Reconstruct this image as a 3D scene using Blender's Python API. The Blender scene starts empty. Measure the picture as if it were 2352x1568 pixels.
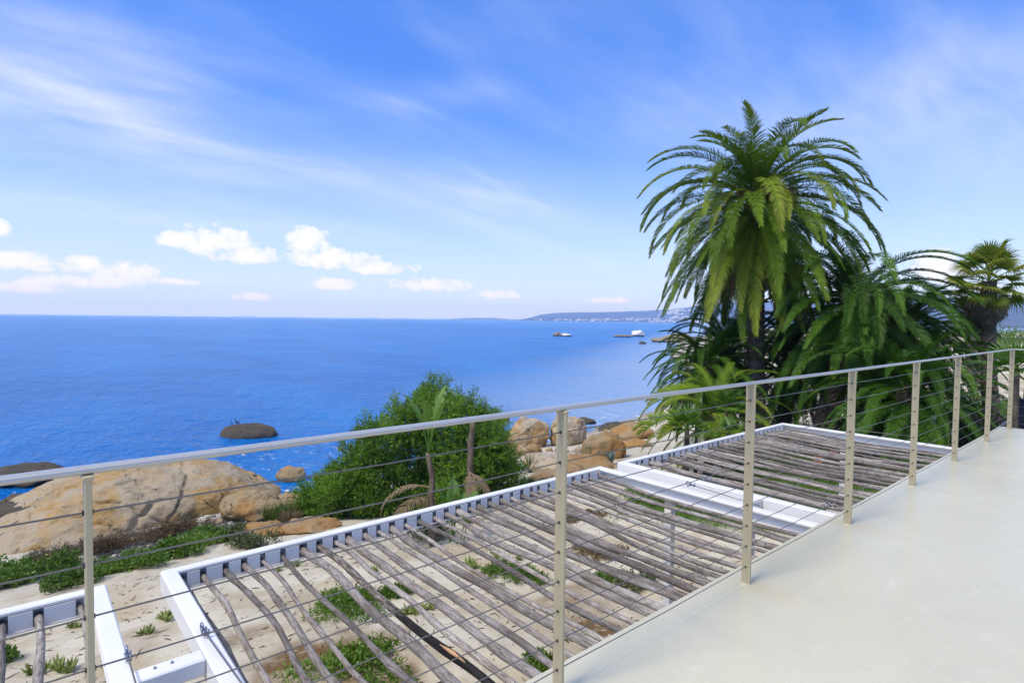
import bpy, math, random
from mathutils import Vector, Matrix, noise
R = math.radians
random.seed(7)
scene = bpy.context.scene
COL = scene.collection

# ------------------------------------------------------------------ camera
EYE = Vector((0, 0, 9.0))          # sea level is z = 0
HEAD, PITCH, ROLL, FPX = R(49.5), R(-2.2), R(0.65), 1317.0
_f0 = Vector((math.cos(HEAD), math.sin(HEAD), 0))
_r0 = Vector((math.sin(HEAD), -math.cos(HEAD), 0))
FWD = (_f0 * math.cos(PITCH) + Vector((0, 0, 1)) * math.sin(PITCH)).normalized()
_u0 = _r0.cross(FWD).normalized()
RGT = (_r0 * math.cos(ROLL) + _u0 * math.sin(ROLL)).normalized()
UP = RGT.cross(FWD).normalized()
cam_d = bpy.data.cameras.new('camera')
cam = bpy.data.objects.new('camera', cam_d)
COL.objects.link(cam)
M = Matrix((RGT, UP, -FWD)).transposed().to_4x4()
M.translation = EYE
cam.matrix_world = M
cam_d.sensor_width = 36.0
cam_d.lens = FPX / 2352 * 36
cam_d.clip_start = 0.05
cam_d.clip_end = 40000
scene.camera = cam

def ray(px, py):
    return FWD + RGT * ((px - 1176) / FPX) + UP * (-(py - 784) / FPX)
def at(px, py, z):
    d = ray(px, py)
    return EYE + d * ((z - EYE.z) / d.z)
def at_depth(px, py, dist):
    return EYE + ray(px, py) * dist
def azel(px, py):
    d = ray(px, py).normalized()
    return math.atan2(d.y, d.x), math.asin(d.z)

# ------------------------------------------------------------------ light
SUN_DIR = Vector((-0.60, 0.02, 0.80)).normalized()
SUN_EL = math.asin(SUN_DIR.z)
SUN_ROT = math.atan2(SUN_DIR.x, SUN_DIR.y)
scene.view_settings.view_transform = 'Standard'
scene.view_settings.look = 'None'
scene.view_settings.exposure = 0.2
scene.view_settings.gamma = 1.0
scene.view_settings.use_curve_mapping = False
scene.cycles.use_denoising = True
scene.cycles.max_bounces = 6
scene.cycles.diffuse_bounces = 3
scene.cycles.glossy_bounces = 3
scene.cycles.transmission_bounces = 4
scene.cycles.transparent_max_bounces = 8
scene.cycles.volume_bounces = 1

class NT:
    """small helper for building node trees"""
    def __init__(s, tree):
        s.t = tree; s.n = tree.nodes; s.l = tree.links; s.n.clear()
    def new(s, typ, **kw):
        n = s.n.new(typ)
        for k, v in kw.items(): setattr(n, k, v)
        return n
    def put(s, sock, v):
        if v is None: return
        if isinstance(v, bpy.types.NodeSocket): s.l.new(v, sock)
        else:
            if hasattr(sock, 'default_value'):
                try: sock.default_value = v
                except Exception: sock.default_value = (*v, 1.0)
    def math(s, op, a, b=None, c=None, clamp=False):
        n = s.new('ShaderNodeMath', operation=op, use_clamp=clamp)
        for i, v in enumerate((a, b, c)): s.put(n.inputs[i], v)
        return n.outputs[0]
    def vmath(s, op, a, b=None):
        n = s.new('ShaderNodeVectorMath', operation=op)
        s.put(n.inputs[0], a); s.put(n.inputs[1], b)
        return n.outputs[0]
    def mix(s, f, a, b, blend='MIX'):
        n = s.new('ShaderNodeMix', data_type='RGBA', blend_type=blend)
        s.put(n.inputs[0], f); s.put(n.inputs[6], a if isinstance(a, bpy.types.NodeSocket) else (*a[:3], 1)); s.put(n.inputs[7], b if isinstance(b, bpy.types.NodeSocket) else (*b[:3], 1))
        return n.outputs[2]
    def noise(s, vec, scale, detail=4, rough=0.55, dist=0.0, out=0):
        n = s.new('ShaderNodeTexNoise')
        s.put(n.inputs['Vector'], vec); n.inputs['Scale'].default_value = scale
        n.inputs['Detail'].default_value = detail; n.inputs['Roughness'].default_value = rough
        n.inputs['Distortion'].default_value = dist
        return n.outputs[out]
    def ramp(s, f, stops, interp='LINEAR'):
        n = s.new('ShaderNodeValToRGB'); cr = n.color_ramp; cr.interpolation = interp
        while len(cr.elements) < len(stops): cr.elements.new(0.5)
        for e, (p, c) in zip(cr.elements, stops):
            e.position = p; e.color = (*c[:3], 1) if hasattr(c, '__len__') else (c, c, c, 1)
        s.put(n.inputs[0], f)
        return n.outputs[0]
    def smooth(s, x, a, b, o0=0.0, o1=1.0):
        n = s.new('ShaderNodeMapRange', interpolation_type='SMOOTHSTEP')
        s.put(n.inputs[0], x); n.inputs[1].default_value = a; n.inputs[2].default_value = b
        n.inputs[3].default_value = o0; n.inputs[4].default_value = o1
        return n.outputs[0]

world = bpy.data.worlds.new('World'); scene.world = world; world.use_nodes = True
def build_world():
    w = NT(world.node_tree)
    sky = w.new('ShaderNodeTexSky', sky_type='NISHITA')
    sky.sun_disc = False; sky.sun_elevation = SUN_EL; sky.sun_rotation = SUN_ROT
    sky.altitude = 0; sky.air_density = 1.0; sky.dust_density = 0.6; sky.ozone_density = 2.5
    tc = w.new('ShaderNodeTexCoord').outputs['Generated']
    sep = w.new('ShaderNodeSeparateXYZ'); w.put(sep.inputs[0], tc)
    x, y, z = sep.outputs
    az = w.math('ARCTAN2', y, x)
    el = w.math('ARCSINE', z)
    hs = w.new('ShaderNodeHueSaturation'); hs.inputs['Saturation'].default_value = SKY_SAT
    hs.inputs['Hue'].default_value = SKY_HUE
    w.put(hs.inputs['Color'], sky.outputs[0])
    col = w.mix(1.0, hs.outputs[0], SKY_TINT, 'MULTIPLY')
    col = w.mix(0.5, col, (0.98, 2.55, 7.6))      # even out the clear blue
    # humid white veil that thickens towards the horizon, all the way round
    veil = w.math('POWER', w.smooth(el, 0.46, -0.02), 1.7)
    col = w.mix(w.math('MULTIPLY', veil, 0.93), col, VEIL)
    # thin cirrus on a high plane, everywhere in the sky
    zz = w.math('ADD', w.math('MAXIMUM', z, 0.0), 0.16)
    cx = w.math('DIVIDE', x, zz); cy = w.math('DIVIDE', y, zz)
    com = w.new('ShaderNodeCombineXYZ'); w.put(com.inputs[0], cx); w.put(com.inputs[1], cy)
    mp = w.new('ShaderNodeMapping'); w.put(mp.inputs[0], com.outputs[0])
    mp.inputs['Rotation'].default_value = (0, 0, R(28)); mp.inputs['Scale'].default_value = (0.55, 1.7, 1)
    n1 = w.noise(mp.outputs[0], 0.9, 7, 0.58, 0.6)
    n2 = w.noise(mp.outputs[0], 3.2, 6, 0.6, 0.4)
    cir = w.math('MULTIPLY', w.smooth(n1, 0.40, 0.95), w.smooth(n2, 0.05, 0.95))
    comb2 = w.new('ShaderNodeCombineXYZ'); w.put(comb2.inputs[0], az); w.put(comb2.inputs[1], el)
    ae = comb2.outputs[0]
    wobn = w.math('SUBTRACT', w.noise(ae, 5.0, 3), 0.5)
    def band(p, q, wd, st):
        (a1, e1), (a2, e2) = azel(*p), azel(*q)
        b = (e2 - e1) / (a2 - a1)
        wob = w.math('MULTIPLY', wobn, wd * 2.0)
        line = w.math('MULTIPLY_ADD', w.math('SUBTRACT', az, a1), b, e1)
        d = w.math('DIVIDE', w.math('ADD', w.math('SUBTRACT', el, line), wob), wd)
        g = w.math('EXPONENT', w.math('MULTIPLY', w.math('MULTIPLY', d, d), -1.0))
        lo, hi = min(a1, a2), max(a1, a2)
        g = w.math('MULTIPLY', g, w.smooth(az, lo - 0.15, lo + 0.12))
        g = w.math('MULTIPLY', g, w.smooth(az, hi + 0.15, hi - 0.12))
        return w.math('MULTIPLY', w.math('MULTIPLY', g, w.smooth(n2, -0.1, 1.0)), st)
    total = w.math('MULTIPLY', cir, 0.62)
    for b_ in (((-200, 140), (430, 290), 0.046, 0.36), ((150, 240), (1300, 500), 0.034, 0.34),
               ((-100, 450), (850, 530), 0.018, 0.28), ((1500, 240), (2600, 300), 0.08, 0.32), ((2000, 220), (2700, 150), 0.08, 0.34),
               ((780, 240), (1100, 215), 0.025, 0.25), ((-200, 40), (420, 190), 0.07, 0.35)):
        total = w.math('ADD', total, band(*b_))
    # the thin cloud that softens the sun grows denser overhead
    total = w.math('ADD', total, w.math('MULTIPLY', w.smooth(z, 0.52, 0.85), w.smooth(n1, 0.1, 0.6, 0.25, 0.75)))
    total = w.math('MINIMUM', total, 0.9)
    col = w.mix(total, col, CLOUD)
    # fair-weather cumulus low over the sea
    f = None
    nz = w.noise(w.vmath('MULTIPLY', ae, (1.0, 1.25, 1.0)), 26.0, 6, 0.58, 0.3)
    nz2 = w.noise(ae, 75.0, 4, 0.55)
    pert = w.math('ADD', w.math('MULTIPLY', w.math('SUBTRACT', nz, 0.5), 3.2), w.math('MULTIPLY', w.math('SUBTRACT', nz2, 0.5), 1.5))
    blobs = [(500, 560, 85, 36), (415, 552, 45, 22), (565, 590, 70, 24), (705, 560, 42, 30), (765, 602, 95, 24), (870, 618, 85, 17),
             (770, 655, 58, 15), (990, 655, 75, 19), (60, 605, 75, 26), (180, 612, 48, 24), (285, 635, 72, 32), (190, 650, 110, 16),
             (1150, 680, 44, 11), (400, 648, 44, 9), (2165, 615, 60, 42), (0, 530, 26, 22), (585, 682, 50, 11), (60, 660, 90, 16), (1390, 690, 60, 9)]
    for px, py, rx, ry in blobs:
        a0, e0 = azel(px, py); a1, _ = azel(px + rx, py); _, e1 = azel(px, py - ry)
        da = w.math('DIVIDE', w.math('SUBTRACT', az, a0), abs(a1 - a0)*1.3)
        de0 = w.math('DIVIDE', w.math('SUBTRACT', el, e0), abs(e1 - e0)*1.3)
        de = w.math('MAXIMUM', de0, w.math('MULTIPLY', de0, -1.5))
        g = w.math('SUBTRACT', 1.0, w.math('ADD', w.math('MULTIPLY', da, da), w.math('MULTIPLY', de, de)))
        g = w.math('MAXIMUM', g, -1.5)
        f = g if f is None else w.math('SMOOTH_MAX', f, g, 0.25)
    fld = w.math('ADD', f, pert)
    cum = w.smooth(fld, 0.0, 0.5)
    shade = w.smooth(fld, 0.1, 1.3)
    ccol = w.mix(shade, CLOUD_LOW, CLOUD_HI)
    col = w.mix(w.math('MULTIPLY', cum, 0.97), col, ccol)
    bg = w.new('ShaderNodeBackground'); w.put(bg.inputs[0], col); bg.inputs[1].default_value = SKY_STR
    out = w.new('ShaderNodeOutputWorld'); w.l.new(bg.outputs[0], out.inputs[0])
SKY_STR = 0.11
SKY_SAT, SKY_HUE, SKY_TINT = 1.25, 0.505, (0.66, 1.20, 2.05)
VEIL = (6.5, 7.9, 9.1)
CLOUD = (7.9, 8.2, 8.5)
CLOUD_LOW, CLOUD_HI = (6.9, 7.6, 8.5), (9.2, 9.2, 9.2)
build_world()

sun_d = bpy.data.lights.new('sun', 'SUN')
sun_d.energy = 3.0; sun_d.angle = R(18); sun_d.color = (1.0, 0.90, 0.74)
sun = bpy.data.objects.new('sun', sun_d); COL.objects.link(sun)
sun.rotation_euler = SUN_DIR.to_track_quat('Z', 'Y').to_euler()
sun.location = (0, 0, 60)

# ------------------------------------------------------------------ mesh helpers
class MB:
    def __init__(s): s.v = []; s.f = []; s.sm = []
    def add(s, vs, fs, smooth=False):
        o = len(s.v); s.v += [tuple(v) for v in vs]
        for f in fs: s.f.append(tuple(i + o for i in f)); s.sm.append(smooth)
    def box(s, a, b, bev=0.0):
        x0, y0, z0 = a; x1, y1, z1 = b
        if bev <= 0:
            s.add([(x0,y0,z0),(x1,y0,z0),(x1,y1,z0),(x0,y1,z0),(x0,y0,z1),(x1,y0,z1),(x1,y1,z1),(x0,y1,z1)],
                  [(0,3,2,1),(4,5,6,7),(0,1,5,4),(1,2,6,5),(2,3,7,6),(3,0,4,7)]); return
        # chamfered along every edge
        vs = []; idx = {}
        for ix in (0, 1):
            for iy in (0, 1):
                for iz in (0, 1):
                    for ax in range(3):
                        p = [x1 if ix else x0, y1 if iy else y0, z1 if iz else z0]
                        sg = [-1 if ix else 1, -1 if iy else 1, -1 if iz else 1]
                        for k in range(3):
                            if k != ax: p[k] += sg[k] * bev
                        idx[(ix, iy, iz, ax)] = len(vs); vs.append(p)
        fs = []
        for ax in range(3):
            o = [k for k in range(3) if k != ax]
            for side in (0, 1):
                q = []
                for a_, b_ in ((0,0),(1,0),(1,1),(0,1)):
                    c = [0,0,0]; c[ax] = side; c[o[0]] = a_; c[o[1]] = b_
                    q.append(idx[(*c, ax)])
                fs.append(q)
            for a_ in (0, 1):
                for b_ in (0, 1):
                    c0 = [0,0,0]; c0[o[0]] = a_; c0[o[1]] = b_; c1 = list(c0); c1[ax] = 1
                    fs.append([idx[(*c0, o[0])], idx[(*c0, o[1])], idx[(*c1, o[1])], idx[(*c1, o[0])]])
        for ix in (0,1):
            for iy in (0,1):
                for iz in (0,1): fs.append([idx[(ix,iy,iz,0)], idx[(ix,iy,iz,1)], idx[(ix,iy,iz,2)]])
        s.add(vs, fs)
    def tube(s, pts, rad, n=8, cap=True, smooth=True, squash=None):
        pts = [Vector(p) for p in pts]
        if not hasattr(rad, '__len__'): rad = [rad] * len(pts)
        vs = []; fs = []; ref = None
        for i, p in enumerate(pts):
            t = (pts[min(i+1, len(pts)-1)] - pts[max(i-1, 0)]).normalized()
            if ref is None:
                ref = Vector((0,0,1)) if abs(t.z) < 0.9 else Vector((1,0,0))
            a = (ref - t * ref.dot(t)).normalized(); b = t.cross(a); ref = a
            r = rad[i]
            for k in range(n):
                th = 2*math.pi*k/n
                rr = r(th) if callable(r) else r
                vs.append(p + a*math.cos(th)*rr*(squash[0] if squash else 1) + b*math.sin(th)*rr*(squash[1] if squash else 1))
        for i in range(len(pts)-1):
            for k in range(n):
                k2 = (k+1) % n
                fs.append((i*n+k, i*n+k2, (i+1)*n+k2, (i+1)*n+k))
        if cap:
            fs.append(tuple(reversed(range(n)))); fs.append(tuple((len(pts)-1)*n + k for k in range(n)))
        s.add(vs, fs, smooth)
    def mesh(s, name):
        me = bpy.data.meshes.new(name); me.from_pydata(s.v, [], s.f)
        me.polygons.foreach_set('use_smooth', s.sm)
        me.update(); return me
    def build(s, name, mat, parent=None, fix=True):
        me = s.mesh(name)
        if fix:
            import bmesh
            bm = bmesh.new(); bm.from_mesh(me); bmesh.ops.recalc_face_normals(bm, faces=bm.faces); bm.to_mesh(me); bm.free()
        return obj(name, me, mat, parent)

def obj(name, me, mat=None, parent=None, loc=None):
    o = bpy.data.objects.new(name, me); COL.objects.link(o)
    if mat is not None and me is not None:
        if not me.materials: me.materials.append(mat)
        elif me.materials[0] != mat:
            o.material_slots[0].link = 'OBJECT'; o.material_slots[0].material = mat
    if parent is not None: o.parent = parent
    if loc is not None: o.location = loc
    return o
def tag(o, label=None, cat=None, group=None, kind=None):
    if label: o['label'] = label
    if cat: o['category'] = cat
    if group: o['group'] = group
    if kind: o['kind'] = kind
    return o
def empty(name, loc, label=None, cat=None, group=None):
    o = bpy.data.objects.new(name, None); COL.objects.link(o); o.location = loc; o.empty_display_size = 0.2
    return tag(o, label, cat, group)
def fbm(p, o=4, h=0.9, lac=2.1): return noise.fractal(Vector(p), h, lac, o)
def lerp(a, b, t): return a + (b - a) * t

# ------------------------------------------------------------------ materials
def material(name):
    m = bpy.data.materials.new(name); m.use_nodes = True
    return m, NT(m.node_tree)
def finish(t, bsdf):
    o = t.new('ShaderNodeOutputMaterial'); t.l.new(bsdf, o.inputs[0])
def principled(t, col, rough=0.6, spec=0.5, metal=0.0, normal=None):
    b = t.new('ShaderNodeBsdfPrincipled')
    t.put(b.inputs['Base Color'], col if isinstance(col, bpy.types.NodeSocket) else (*col[:3], 1))
    t.put(b.inputs['Roughness'], rough); b.inputs['Specular IOR Level'].default_value = spec
    b.inputs['Metallic'].default_value = metal
    if normal is not None: t.l.new(normal, b.inputs['Normal'])
    return b.outputs[0]
def bump(t, h, strength=0.3, dist=0.02, normal=None):
    n = t.new('ShaderNodeBump'); n.inputs['Strength'].default_value = strength; n.inputs['Distance'].default_value = dist
    t.put(n.inputs['Height'], h)
    if normal is not None: t.l.new(normal, n.inputs['Normal'])
    return n.outputs[0]
def pos(t): return t.new('ShaderNodeNewGeometry').outputs['Position']
def ocoord(t): return t.new('ShaderNodeTexCoord').outputs['Object']
def orand(t): return t.new('ShaderNodeObjectInfo').outputs['Random']

def m_paint(name, col, rough=0.4, var=0.08, dirt=None, spec=0.5, metal=0.0):
    m, t = material(name); p = pos(t)
    n = t.noise(p, 2.3, 5); n2 = t.noise(p, 38, 4, 0.7)
    c = t.mix(t.smooth(n, 0.3, 0.7), [x*(1-var) for x in col], col)
    if dirt: c = t.mix(t.math('MULTIPLY', t.smooth(n2, 0.60, 0.78), 0.5), c, dirt)
    finish(t, principled(t, c, t.smooth(n2, 0.2, 0.8, rough*0.8, rough*1.25), spec, metal, bump(t, n2, 0.08, 0.003)))
    return m
def m_leaf(name, ca, cb, cc, rough=0.5, trans=0.3, objvar=0.35, spec=0.35, tip=None):
    m, t = material(name)
    g = t.new('ShaderNodeNewGeometry')
    isl = g.outputs['Random Per Island']
    n = t.noise(g.outputs['Position'], 0.9, 3)
    c = t.mix(t.smooth(n, 0.35, 0.65), ca, cb)
    c = t.mix(t.math('MULTIPLY', isl, 0.5), c, cc)
    r = orand(t)
    k = t.math('ADD', 1.0 - objvar/2, t.math('MULTIPLY', r, objvar))
    kc = t.new('ShaderNodeCombineXYZ')
    for i in range(3): t.put(kc.inputs[i], k)
    c = t.mix(1.0, c, kc.outputs[0], 'MULTIPLY')
    if tip:
        att = t.new('ShaderNodeAttribute', attribute_name='tip')
        c = t.mix(t.math('MULTIPLY', att.outputs['Fac'], t.smooth(r, 0.25, 0.9, 0.1, 1.0)), c, tip)
    b = principled(t, c, rough, spec)
    tr = t.new('ShaderNodeBsdfTranslucent'); t.put(tr.inputs[0], t.mix(1.0, c, (1.25, 1.35, 0.6), 'MULTIPLY'))
    mx = t.new('ShaderNodeMixShader'); mx.inputs[0].default_value = trans
    t.l.new(b, mx.inputs[1]); t.l.new(tr.outputs[0], mx.inputs[2])
    finish(t, mx.outputs[0]); return m
def m_bark(name, ca, cb, scale=6.0, rough=0.9, stretch=(1, 1, 1)):
    m, t = material(name); p = t.vmath('MULTIPLY', pos(t), stretch)
    n = t.noise(p, scale, 6, 0.65); n2 = t.noise(p, scale*5, 4, 0.7)
    c = t.mix(t.smooth(n, 0.3, 0.7), ca, cb)
    c = t.mix(t.smooth(n2, 0.55, 0.8, 0, 0.6), c, [x*0.35 for x in ca])
    finish(t, principled(t, c, rough, 0.2, 0, bump(t, n2, 0.7, 0.03))); return m
def m_rock(name, base, warm, dark, white=None, wet=None):
    m, t = material(name); p = pos(t)
    n = t.noise(p, 0.55, 6, 0.6); n2 = t.noise(p, 2.6, 6, 0.65); n3 = t.noise(p, 22, 4, 0.7)
    c = t.mix(t.smooth(n, 0.44, 0.58), base, warm)
    c = t.mix(t.smooth(n2, 0.52, 0.74, 0, 0.75), c, [w_*0.72 for w_ in warm])
    streak = t.noise(t.vmath('MULTIPLY', p, (1.0, 1.0, 0.25)), 1.7, 6, 0.7, 1.2)
    c = t.mix(t.smooth(streak, 0.56, 0.72, 0, 0.7), c, dark)
    c = t.mix(t.smooth(n3, 0.55, 0.8, 0, 0.35), c, dark)
    c = t.mix(t.smooth(n3, 0.45, 0.2, 0, 0.25), c, [min(1, x*1.6) for x in base])
    v = t.new('ShaderNodeTexVoronoi', feature='DISTANCE_TO_EDGE'); v.inputs['Scale'].default_value = 0.4
    wv = t.vmath('ADD', p, t.vmath('MULTIPLY', t.noise(p, 1.1, 4, out=1), (0.9, 0.9, 0.9)))
    t.put(v.inputs['Vector'], wv)
    crack = t.math('MULTIPLY', t.smooth(v.outputs['Distance'], 0.012, 0.0), t.smooth(n2, 0.50, 0.66))
    c = t.mix(t.math('MULTIPLY', crack, 0.6), c, [x*0.45 for x in dark])
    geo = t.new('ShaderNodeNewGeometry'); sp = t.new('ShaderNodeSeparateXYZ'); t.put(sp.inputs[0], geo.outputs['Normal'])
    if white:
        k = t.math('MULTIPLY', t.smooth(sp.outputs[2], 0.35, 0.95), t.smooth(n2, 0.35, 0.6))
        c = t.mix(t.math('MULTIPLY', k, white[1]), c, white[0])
    if wet is not None:
        ps = t.new('ShaderNodeSeparateXYZ'); t.put(ps.inputs[0], p)
        k = t.smooth(t.math('ADD', ps.outputs[2], t.math('MULTIPLY', t.math('SUBTRACT', n2, 0.5), 0.8)), wet + 0.35, wet)
        c = t.mix(t.math('MULTIPLY', k, 0.85), c, [x*0.22 for x in dark])
    h = t.math('ADD', t.math('MULTIPLY', n2, 0.6), t.math('ADD', t.math('MULTIPLY', n3, 0.25), t.math('MULTIPLY', crack, -0.9)))
    finish(t, principled(t, c, 0.85, 0.25, 0, bump(t, h, 0.95, 0.25))); return m

WHITE = m_paint('white_painted_steel', (0.78, 0.79, 0.80), 0.38, 0.09, (0.40, 0.34, 0.27))
BEIGE = m_paint('beige_powder_coat', (0.47, 0.41, 0.26), 0.42, 0.10, (0.22, 0.12, 0.05))
RAILM = m_paint('brushed_rail_metal', (0.52, 0.51, 0.49), 0.33, 0.08, None, 0.6, 0.55)
CABLE = m_paint('steel_cable', (0.20, 0.185, 0.17), 0.45, 0.1, (0.10, 0.06, 0.03), 0.5, 0.5)
GALV = m_paint('galvanised_steel', (0.30, 0.34, 0.42), 0.35, 0.2, (0.10, 0.08, 0.06), 0.5, 0.8)
DARKHOLE = m_paint('dark_grommet', (0.05, 0.04, 0.035), 0.6)
def deck_material():
    m, t = material('sealed_screed'); p = pos(t)
    n = t.noise(p, 0.55, 5, 0.55, 0.4); n2 = t.noise(p, 1.9, 6, 0.6, 0.6); n3 = t.noise(p, 60, 3, 0.6)
    c = t.mix(t.smooth(n, 0.3, 0.7), (0.545, 0.52, 0.385), (0.60, 0.58, 0.44))
    c = t.mix(t.smooth(n2, 0.55, 0.75, 0, 0.4), c, (0.62, 0.57, 0.42))
    c = t.mix(t.smooth(n2, 0.46, 0.25, 0, 0.45), c, (0.49, 0.475, 0.38))
    tr = t.noise(t.vmath('MULTIPLY', p, (1, 3.2, 1)), 3.1, 5, 0.6, 1.0)
    c = t.mix(t.smooth(tr, 0.56, 0.75, 0, 0.5), c, (0.64, 0.62, 0.50))
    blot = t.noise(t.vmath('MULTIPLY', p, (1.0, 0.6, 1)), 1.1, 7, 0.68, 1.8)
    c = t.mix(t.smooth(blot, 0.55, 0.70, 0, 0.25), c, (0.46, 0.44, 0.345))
    sc = t.noise(t.vmath('MULTIPLY', p, (2.5, 0.8, 1)), 4.5, 6, 0.7, 2.0)
    c = t.mix(t.smooth(sc, 0.66, 0.70, 0, 0.4), c, (0.36, 0.34, 0.28))
    v = t.new('ShaderNodeTexVoronoi'); v.inputs['Scale'].default_value = 5.5; t.put(v.inputs['Vector'], p)
    c = t.mix(t.smooth(v.outputs['Distance'], 0.022, 0.012), c, (0.10, 0.09, 0.08))
    # rust run-off below the posts (a stain with a shape of its own)
    for (sx, w_) in RUST:
        d = t.vmath('MULTIPLY', t.vmath('SUBTRACT', p, (sx, 1.42, 0)), (7.0, 3.2, 0))
        ln = t.new('ShaderNodeVectorMath', operation='LENGTH'); t.put(ln.inputs[0], d)
        k = t.math('MULTIPLY', t.smooth(t.math('ADD', ln.outputs['Value'], t.math('MULTIPLY', t.math('SUBTRACT', n2, 0.5), 1.2)), 1.0, 0.1), w_)
        c = t.mix(k, c, (0.56, 0.48, 0.30))
    rg = t.math('ADD', 0.17, t.math('MULTIPLY', n2, 0.2))
    finish(t, principled(t, c, rg, 0.45, 0, bump(t, t.math('ADD', n2, t.math('MULTIPLY', n3, 0.06)), 0.12, 0.01)))
    return m

# ------------------------------------------------------------------ terrain
SHORE = [(-200, 46), (-60, 40), (-6, 33), (4, 31.5), (12, 29), (20, 31), (34, 31), (48, 34), (75, 46), (130, 88), (242, 158), (420, 220), (900, 380)]
def shore(x):
    if x <= SHORE[0][0]: return SHORE[0][1]
    for (a, ya), (b, yb) in zip(SHORE, SHORE[1:]):
        if x <= b: return lerp(ya, yb, (x-a)/(b-a))
    return SHORE[-1][1]
def ground(x, y):
    s = shore(x) + 1.5*noise.noise(Vector((x*0.11, y*0.05, 3.3)))
    z = min(4.6, (s - y) * 0.178)
    if z > 3.9: z = 3.9 + (z-3.9)*0.85 if z < 4.5 else min(4.6, z)
    if z < -3: z = -3
    z += 0.16*noise.noise(Vector((x*0.35, y*0.35, 0))) + 0.05*noise.noise(Vector((x*1.3, y*1.3, 5))) + 0.018*noise.noise(Vector((x*4.3, y*4.3, 9)))
    if x > 60: z += 1.2*max(0, noise.noise(Vector((x*0.03, y*0.03, 1.7)))) * min(1, (x-60)/40) * (1 if z > 0.6 else 0)
    return z
def on_ground(px, py):
    """point of the terrain seen at a picture position of the photograph"""
    d = ray(px, py); t = 2.0
    while t < 4000:
        p = EYE + d*t
        if p.z < max(ground(p.x, p.y), -1): return p
        t += 0.05 if t < 60 else 0.5
    return p
def depth_of(p): return (Vector(p) - EYE).dot(FWD)
def psize(p, pixels): return pixels / FPX * depth_of(p)

DECK_Z, EDGE_Y, RAIL_Y, DECK_X1 = 7.58, 1.64, 1.5, 10.42
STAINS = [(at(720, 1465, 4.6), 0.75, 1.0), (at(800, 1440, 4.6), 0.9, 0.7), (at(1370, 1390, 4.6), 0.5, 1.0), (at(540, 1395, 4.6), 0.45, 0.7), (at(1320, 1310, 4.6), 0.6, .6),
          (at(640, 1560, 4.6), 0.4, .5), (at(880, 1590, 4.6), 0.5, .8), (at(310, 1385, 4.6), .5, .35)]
def lawn_mask(x, y):
    k = (x - 12.8) / 0.6 + 1.2*noise.noise(Vector((x*1.1, y*1.1, 0)))
    yb = 11.0 + 0.02*(x-8) + 0.6*noise.noise(Vector((x*0.7, 2, 0)))
    k2 = (yb - y) / 0.8 + 0.8*noise.noise(Vector((x*1.4, y*1.4, 4)))
    k3 = (46 - x)/2.0
    return max(0, min(1, k, k2, k3))
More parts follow.
